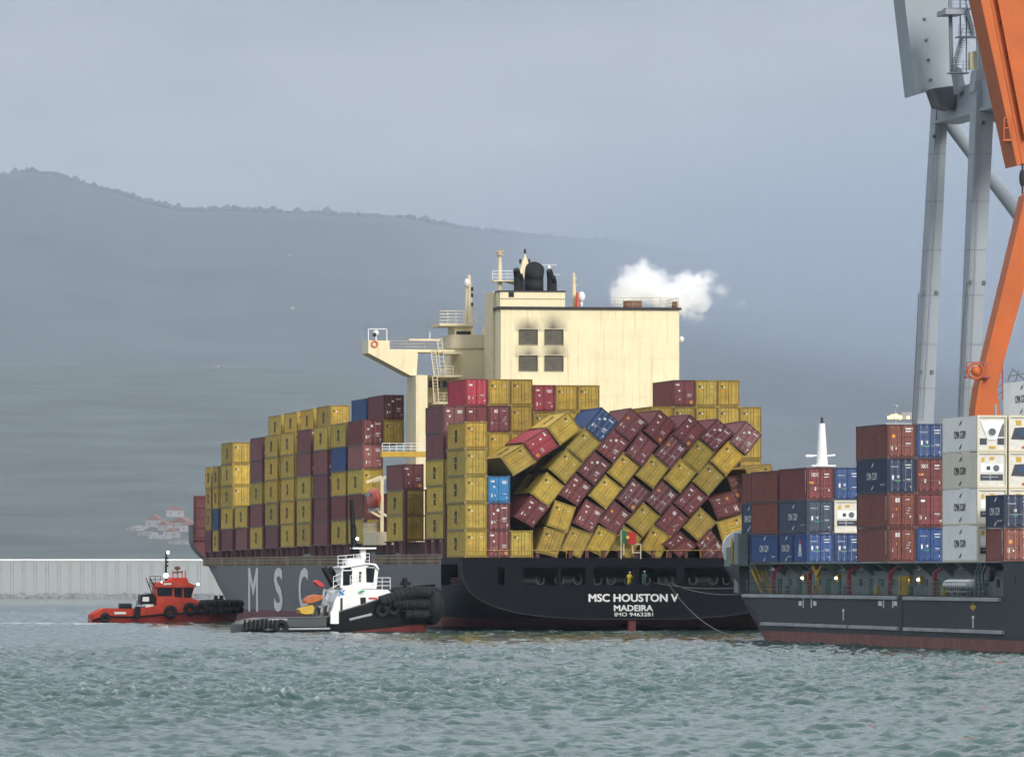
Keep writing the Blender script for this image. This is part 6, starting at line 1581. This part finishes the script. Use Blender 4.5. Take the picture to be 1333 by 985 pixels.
p = rpt(216, 748.8, -1.6); MB().ball(p, .30).build('deck_floodlight', MT['lamp_white'], rt); p = rpt(218.8, 718.5, 0); MB().ball(p, .19).build('masthead_lamp', MT['lamp_white'], rt); p = rpt(210.5, 757.5, -2.4); MB().ball(p, .13).build('side_lamp', MT['lamp_white'], rt)
p = rpt(257.5, 760, -1.5); MB().ball(p, .2, .16, .16).build('bow_floodlight', MT['lamp_white'], rt); g = MB(); g.bar(rpt(252, 762, -1.5), rpt(257, 761, -1.5), .12); g.build('lamp_arm', MT['tug_black'], rt)
g = MB(); g.rail([rpt(195, 763, -2), rpt(209, 763, -2)], 1.3, .8, .05, 3); g.bar(rpt(195, 752, -2), rpt(203, 766, -2), .16); g.bar(rpt(190, 752, -1.5), rpt(199, 775, -1.5), .12); g.build('funnel_railing', MT['tug_black'], rt)
rpr('engine_casing', MT['tug_black'], [(183, 786), (184, 774), (199, 772), (203, 778), (203, 786)], -1.9, 1.9); rpr('white_panel', MT['white'], [(185.5, 782.5), (186, 776.5), (194, 776.5), (194, 782.5)], -2.02, -1.92); rpr('white_panel', MT['white'], [(189.5, 792), (190, 786.5), (200, 786.5), (199.5, 792)], -2.85, -2.72)
rpr('towing_bitt', MT['tug_black'], [(175, 804), (176, 789), (183, 789), (183, 804)], -4.1, -3.7); rpan('hull_lettering', MT['white_print'], [(149, 796), (164, 796), (164, 799), (149, 799)], -hR(4, .85) - .05, rt)
g = MB(); g.rail([rpt(178, 791, -3.5), rpt(184, 791, -3.5)], .9, .6, .05, 2); p = rpt(163, 790, -1); g.cyl((p[0] - .8, -1, p[2]), (p[0] + .8, -1, p[2]), .5, None, 10); g.build('towing_winch', MT['tug_black'], rt)
g = MB(); p = rpt(281, 782, -1); g.cyl((p[0], -1, p[2] - .8), (p[0], -1, p[2] + .7), .25, None, 8); g.cyl((p[0] + .7, -1, p[2] - .8), (p[0] + .7, -1, p[2] + .7), .25, None, 8); g.bar((p[0] - .3, -1, p[2] + .2), (p[0] + 1, -1, p[2] + .2), .2); g.build('bow_bitt', MT['tug_black'], rt)

# ------------------------------------------------------------------ ropes and gulls
def rope(label, p0, p1, sag):
    n = 14; pts = []
    for i in range(n + 1):
        t = i / n; p = Vector(p0).lerp(Vector(p1), t); p.z -= sag * 4 * t * (1 - t); pts.append(p)
    o = MB().tube(pts, .05, 5).build('mooring_rope', MT['rope']); tag(o, label, 'rope', 'ropes between the two ships')
rope('upper mooring rope running from ship stern to feeder bow', M1.w(M1.b(851, -.05), -.05, 5.2), S2.w(1.0, 98, 4.9), .3)
rope('second mooring rope just below the upper one', M1.w(M1.b(872, -.05), -.05, 5.2), S2.w(.9, 97, 4.3), .5)
rope('slack mooring rope hanging down to the water', M1.w(M1.b(868, -.05), -.05, 5.3), wp(948, 826, 700), .9)
for px, py, Y, lab in ((377, 332, 520, 'small white gull flying higher against the mountain'), (381, 401, 560, 'small white gull flying lower against the mountain'), (1075, 301, 540, 'tiny white gull flying left of the grey crane')):
    e = empty('seagull', wp(px, py, Y), .3); tag(e, lab, 'gull')
    MB().ball((0, 0, 0), .16, .06, .06, 8, 6).build('body', MT['gull'], e, True)
    for s_ in (-1, 1): MB().add([(-.06, 0, .02), (.07, 0, .02), (.05, s_ * .28, .12), (-.10, s_ * .52, .06), (-.10, s_ * .26, .12)], [(0, 1, 2, 3, 4)]).build('wing', MT['gull'], e)

# ------------------------------------------------------------------ steam plume behind the casing
def plume():
    a = AH + 12
    blobs = [(815, 385, 2.1), (826, 372, 2.7), (838, 360, 2.2), (845, 372, 2.6), (856, 380, 2.3), (868, 384, 2.1), (880, 384, 2.4), (895, 374, 2.2), (905, 385, 2.3), (912, 368, 1.5), (925, 358, 1.0), (937, 378, 1.1), (942, 381, .8), (907, 413, 1.1), (900, 409, .9), (965, 395, .6), (890, 396, 1.8), (918, 372, 1.2)]
    bb_ = [(M1.b(px, a), a + random.Random(int(px)).uniform(-.6, .6), M1.z(py, a, M1.b(px, a)), r * .92) for px, py, r in blobs]
    lo = [min(p[i] - p[3] * 1.5 for p in bb_) for i in range(3)]; hi = [max(p[i] + p[3] * 1.5 for p in bb_) for i in range(3)]
    m = bpy.data.materials.new('steam'); m.use_nodes = True; N, L = m.node_tree.nodes, m.node_tree.links; N.clear()
    out = N.new('ShaderNodeOutputMaterial'); pv = N.new('ShaderNodeVolumePrincipled'); L.new(pv.outputs['Volume'], out.inputs['Volume'])
    pv.inputs['Color'].default_value = (1, 1, 1, 1); pv.inputs['Anisotropy'].default_value = 0.0
    tc = N.new('ShaderNodeTexCoord')
    no = N.new('ShaderNodeTexNoise'); no.inputs['Scale'].default_value = .62; no.inputs['Detail'].default_value = 7; no.inputs['Roughness'].default_value = .70
    L.new(tc.outputs['Object'], no.inputs['Vector'])
    sub = N.new('ShaderNodeVectorMath'); sub.operation = 'SUBTRACT'; L.new(no.outputs['Color'], sub.inputs[0]); sub.inputs[1].default_value = (.5, .5, .5)
    sc = N.new('ShaderNodeVectorMath'); sc.operation = 'SCALE'; L.new(sub.outputs[0], sc.inputs[0]); sc.inputs['Scale'].default_value = 5.2
    ad = N.new('ShaderNodeVectorMath'); ad.operation = 'ADD'; L.new(tc.outputs['Object'], ad.inputs[0]); L.new(sc.outputs[0], ad.inputs[1])
    acc = None
    for p in bb_:
        d = N.new('ShaderNodeVectorMath'); d.operation = 'DISTANCE'; L.new(ad.outputs[0], d.inputs[0]); d.inputs[1].default_value = p[:3]
        mr = N.new('ShaderNodeMapRange'); mr.inputs['From Min'].default_value = p[3]; mr.inputs['From Max'].default_value = p[3] * .25; mr.inputs['To Min'].default_value = 0; mr.inputs['To Max'].default_value = 1 if p[3] > 1.2 else .35
        L.new(d.outputs['Value'], mr.inputs['Value'])
        if acc is None: acc = mr.outputs['Result']
        else:
            mx = N.new('ShaderNodeMath'); mx.operation = 'MAXIMUM'; L.new(acc, mx.inputs[0]); L.new(mr.outputs['Result'], mx.inputs[1]); acc = mx.outputs[0]
    mu = N.new('ShaderNodeMath'); mu.operation = 'MULTIPLY'; L.new(acc, mu.inputs[0]); mu.inputs[1].default_value = 1.4; L.new(mu.outputs[0], pv.inputs['Density'])
    m.cycles.volume_step_rate = 0.35 if hasattr(m, 'cycles') else 1
    o = MB().box(lo[0], hi[0], lo[1], hi[1], max(lo[2], cb[5] - 3.0), hi[2]).build('steam_plume', m)
    o.location = ship.location; o.rotation_euler = ship.rotation_euler
    stuff(o); tag(o, 'white steam plume blowing to the right behind the cream casing', 'steam')
plume()

# ------------------------------------------------------------------ haze
hz = MB().box(-14000, 14000, -900, 31500, -6.0, 1800.0)
hm_ = bpy.data.materials.new('haze'); hm_.use_nodes = True
N, L = hm_.node_tree.nodes, hm_.node_tree.links; N.clear()
o_ = N.new('ShaderNodeOutputMaterial'); pv = N.new('ShaderNodeVolumePrincipled'); L.new(pv.outputs['Volume'], o_.inputs['Volume'])
pv.inputs['Color'].default_value = (0.80, 0.88, 1.0, 1); pv.inputs['Density'].default_value = 0.000033; pv.inputs['Anisotropy'].default_value = 0.5
haze = hz.build('haze', hm_); stuff(haze)
mm_ = bpy.data.materials.new('mist'); mm_.use_nodes = True
N, L = mm_.node_tree.nodes, mm_.node_tree.links; N.clear()
o_ = N.new('ShaderNodeOutputMaterial'); pv = N.new('ShaderNodeVolumePrincipled'); L.new(pv.outputs['Volume'], o_.inputs['Volume'])
pv.inputs['Color'].default_value = (0.64, 0.70, 0.79, 1); pv.inputs['Anisotropy'].default_value = 0.5
tc_ = N.new('ShaderNodeTexCoord'); ln = N.new('ShaderNodeVectorMath'); ln.operation = 'LENGTH'; mp_ = N.new('ShaderNodeMapping'); MR = (2000.0, 3600.0, 640.0)
mp_.inputs['Scale'].default_value = tuple(1 / v for v in MR); L.new(tc_.outputs['Object'], mp_.inputs['Vector']); L.new(mp_.outputs['Vector'], ln.inputs[0])
fr_ = N.new('ShaderNodeMapRange'); fr_.interpolation_type = 'SMOOTHERSTEP'; fr_.inputs['From Min'].default_value = 0.96; fr_.inputs['From Max'].default_value = 0.05; fr_.inputs['To Max'].default_value = 0.0010
L.new(ln.outputs['Value'], fr_.inputs['Value']); L.new(fr_.outputs['Result'], pv.inputs['Density'])
c_ = wp(1250, 340, 19500.0)
mist = MB().ball((0, 0, 0), *MR, 32, 20).build('mist_bank', mm_); mist.location = c_
bm = bmesh.new(); bm.from_mesh(mist.data); bmesh.ops.remove_doubles(bm, verts=bm.verts, dist=.5); bmesh.ops.recalc_face_normals(bm, faces=bm.faces); bm.to_mesh(mist.data); bm.free(); stuff(mist); tag(mist, 'grey mist bank hiding the mountain behind the cranes', 'mist')
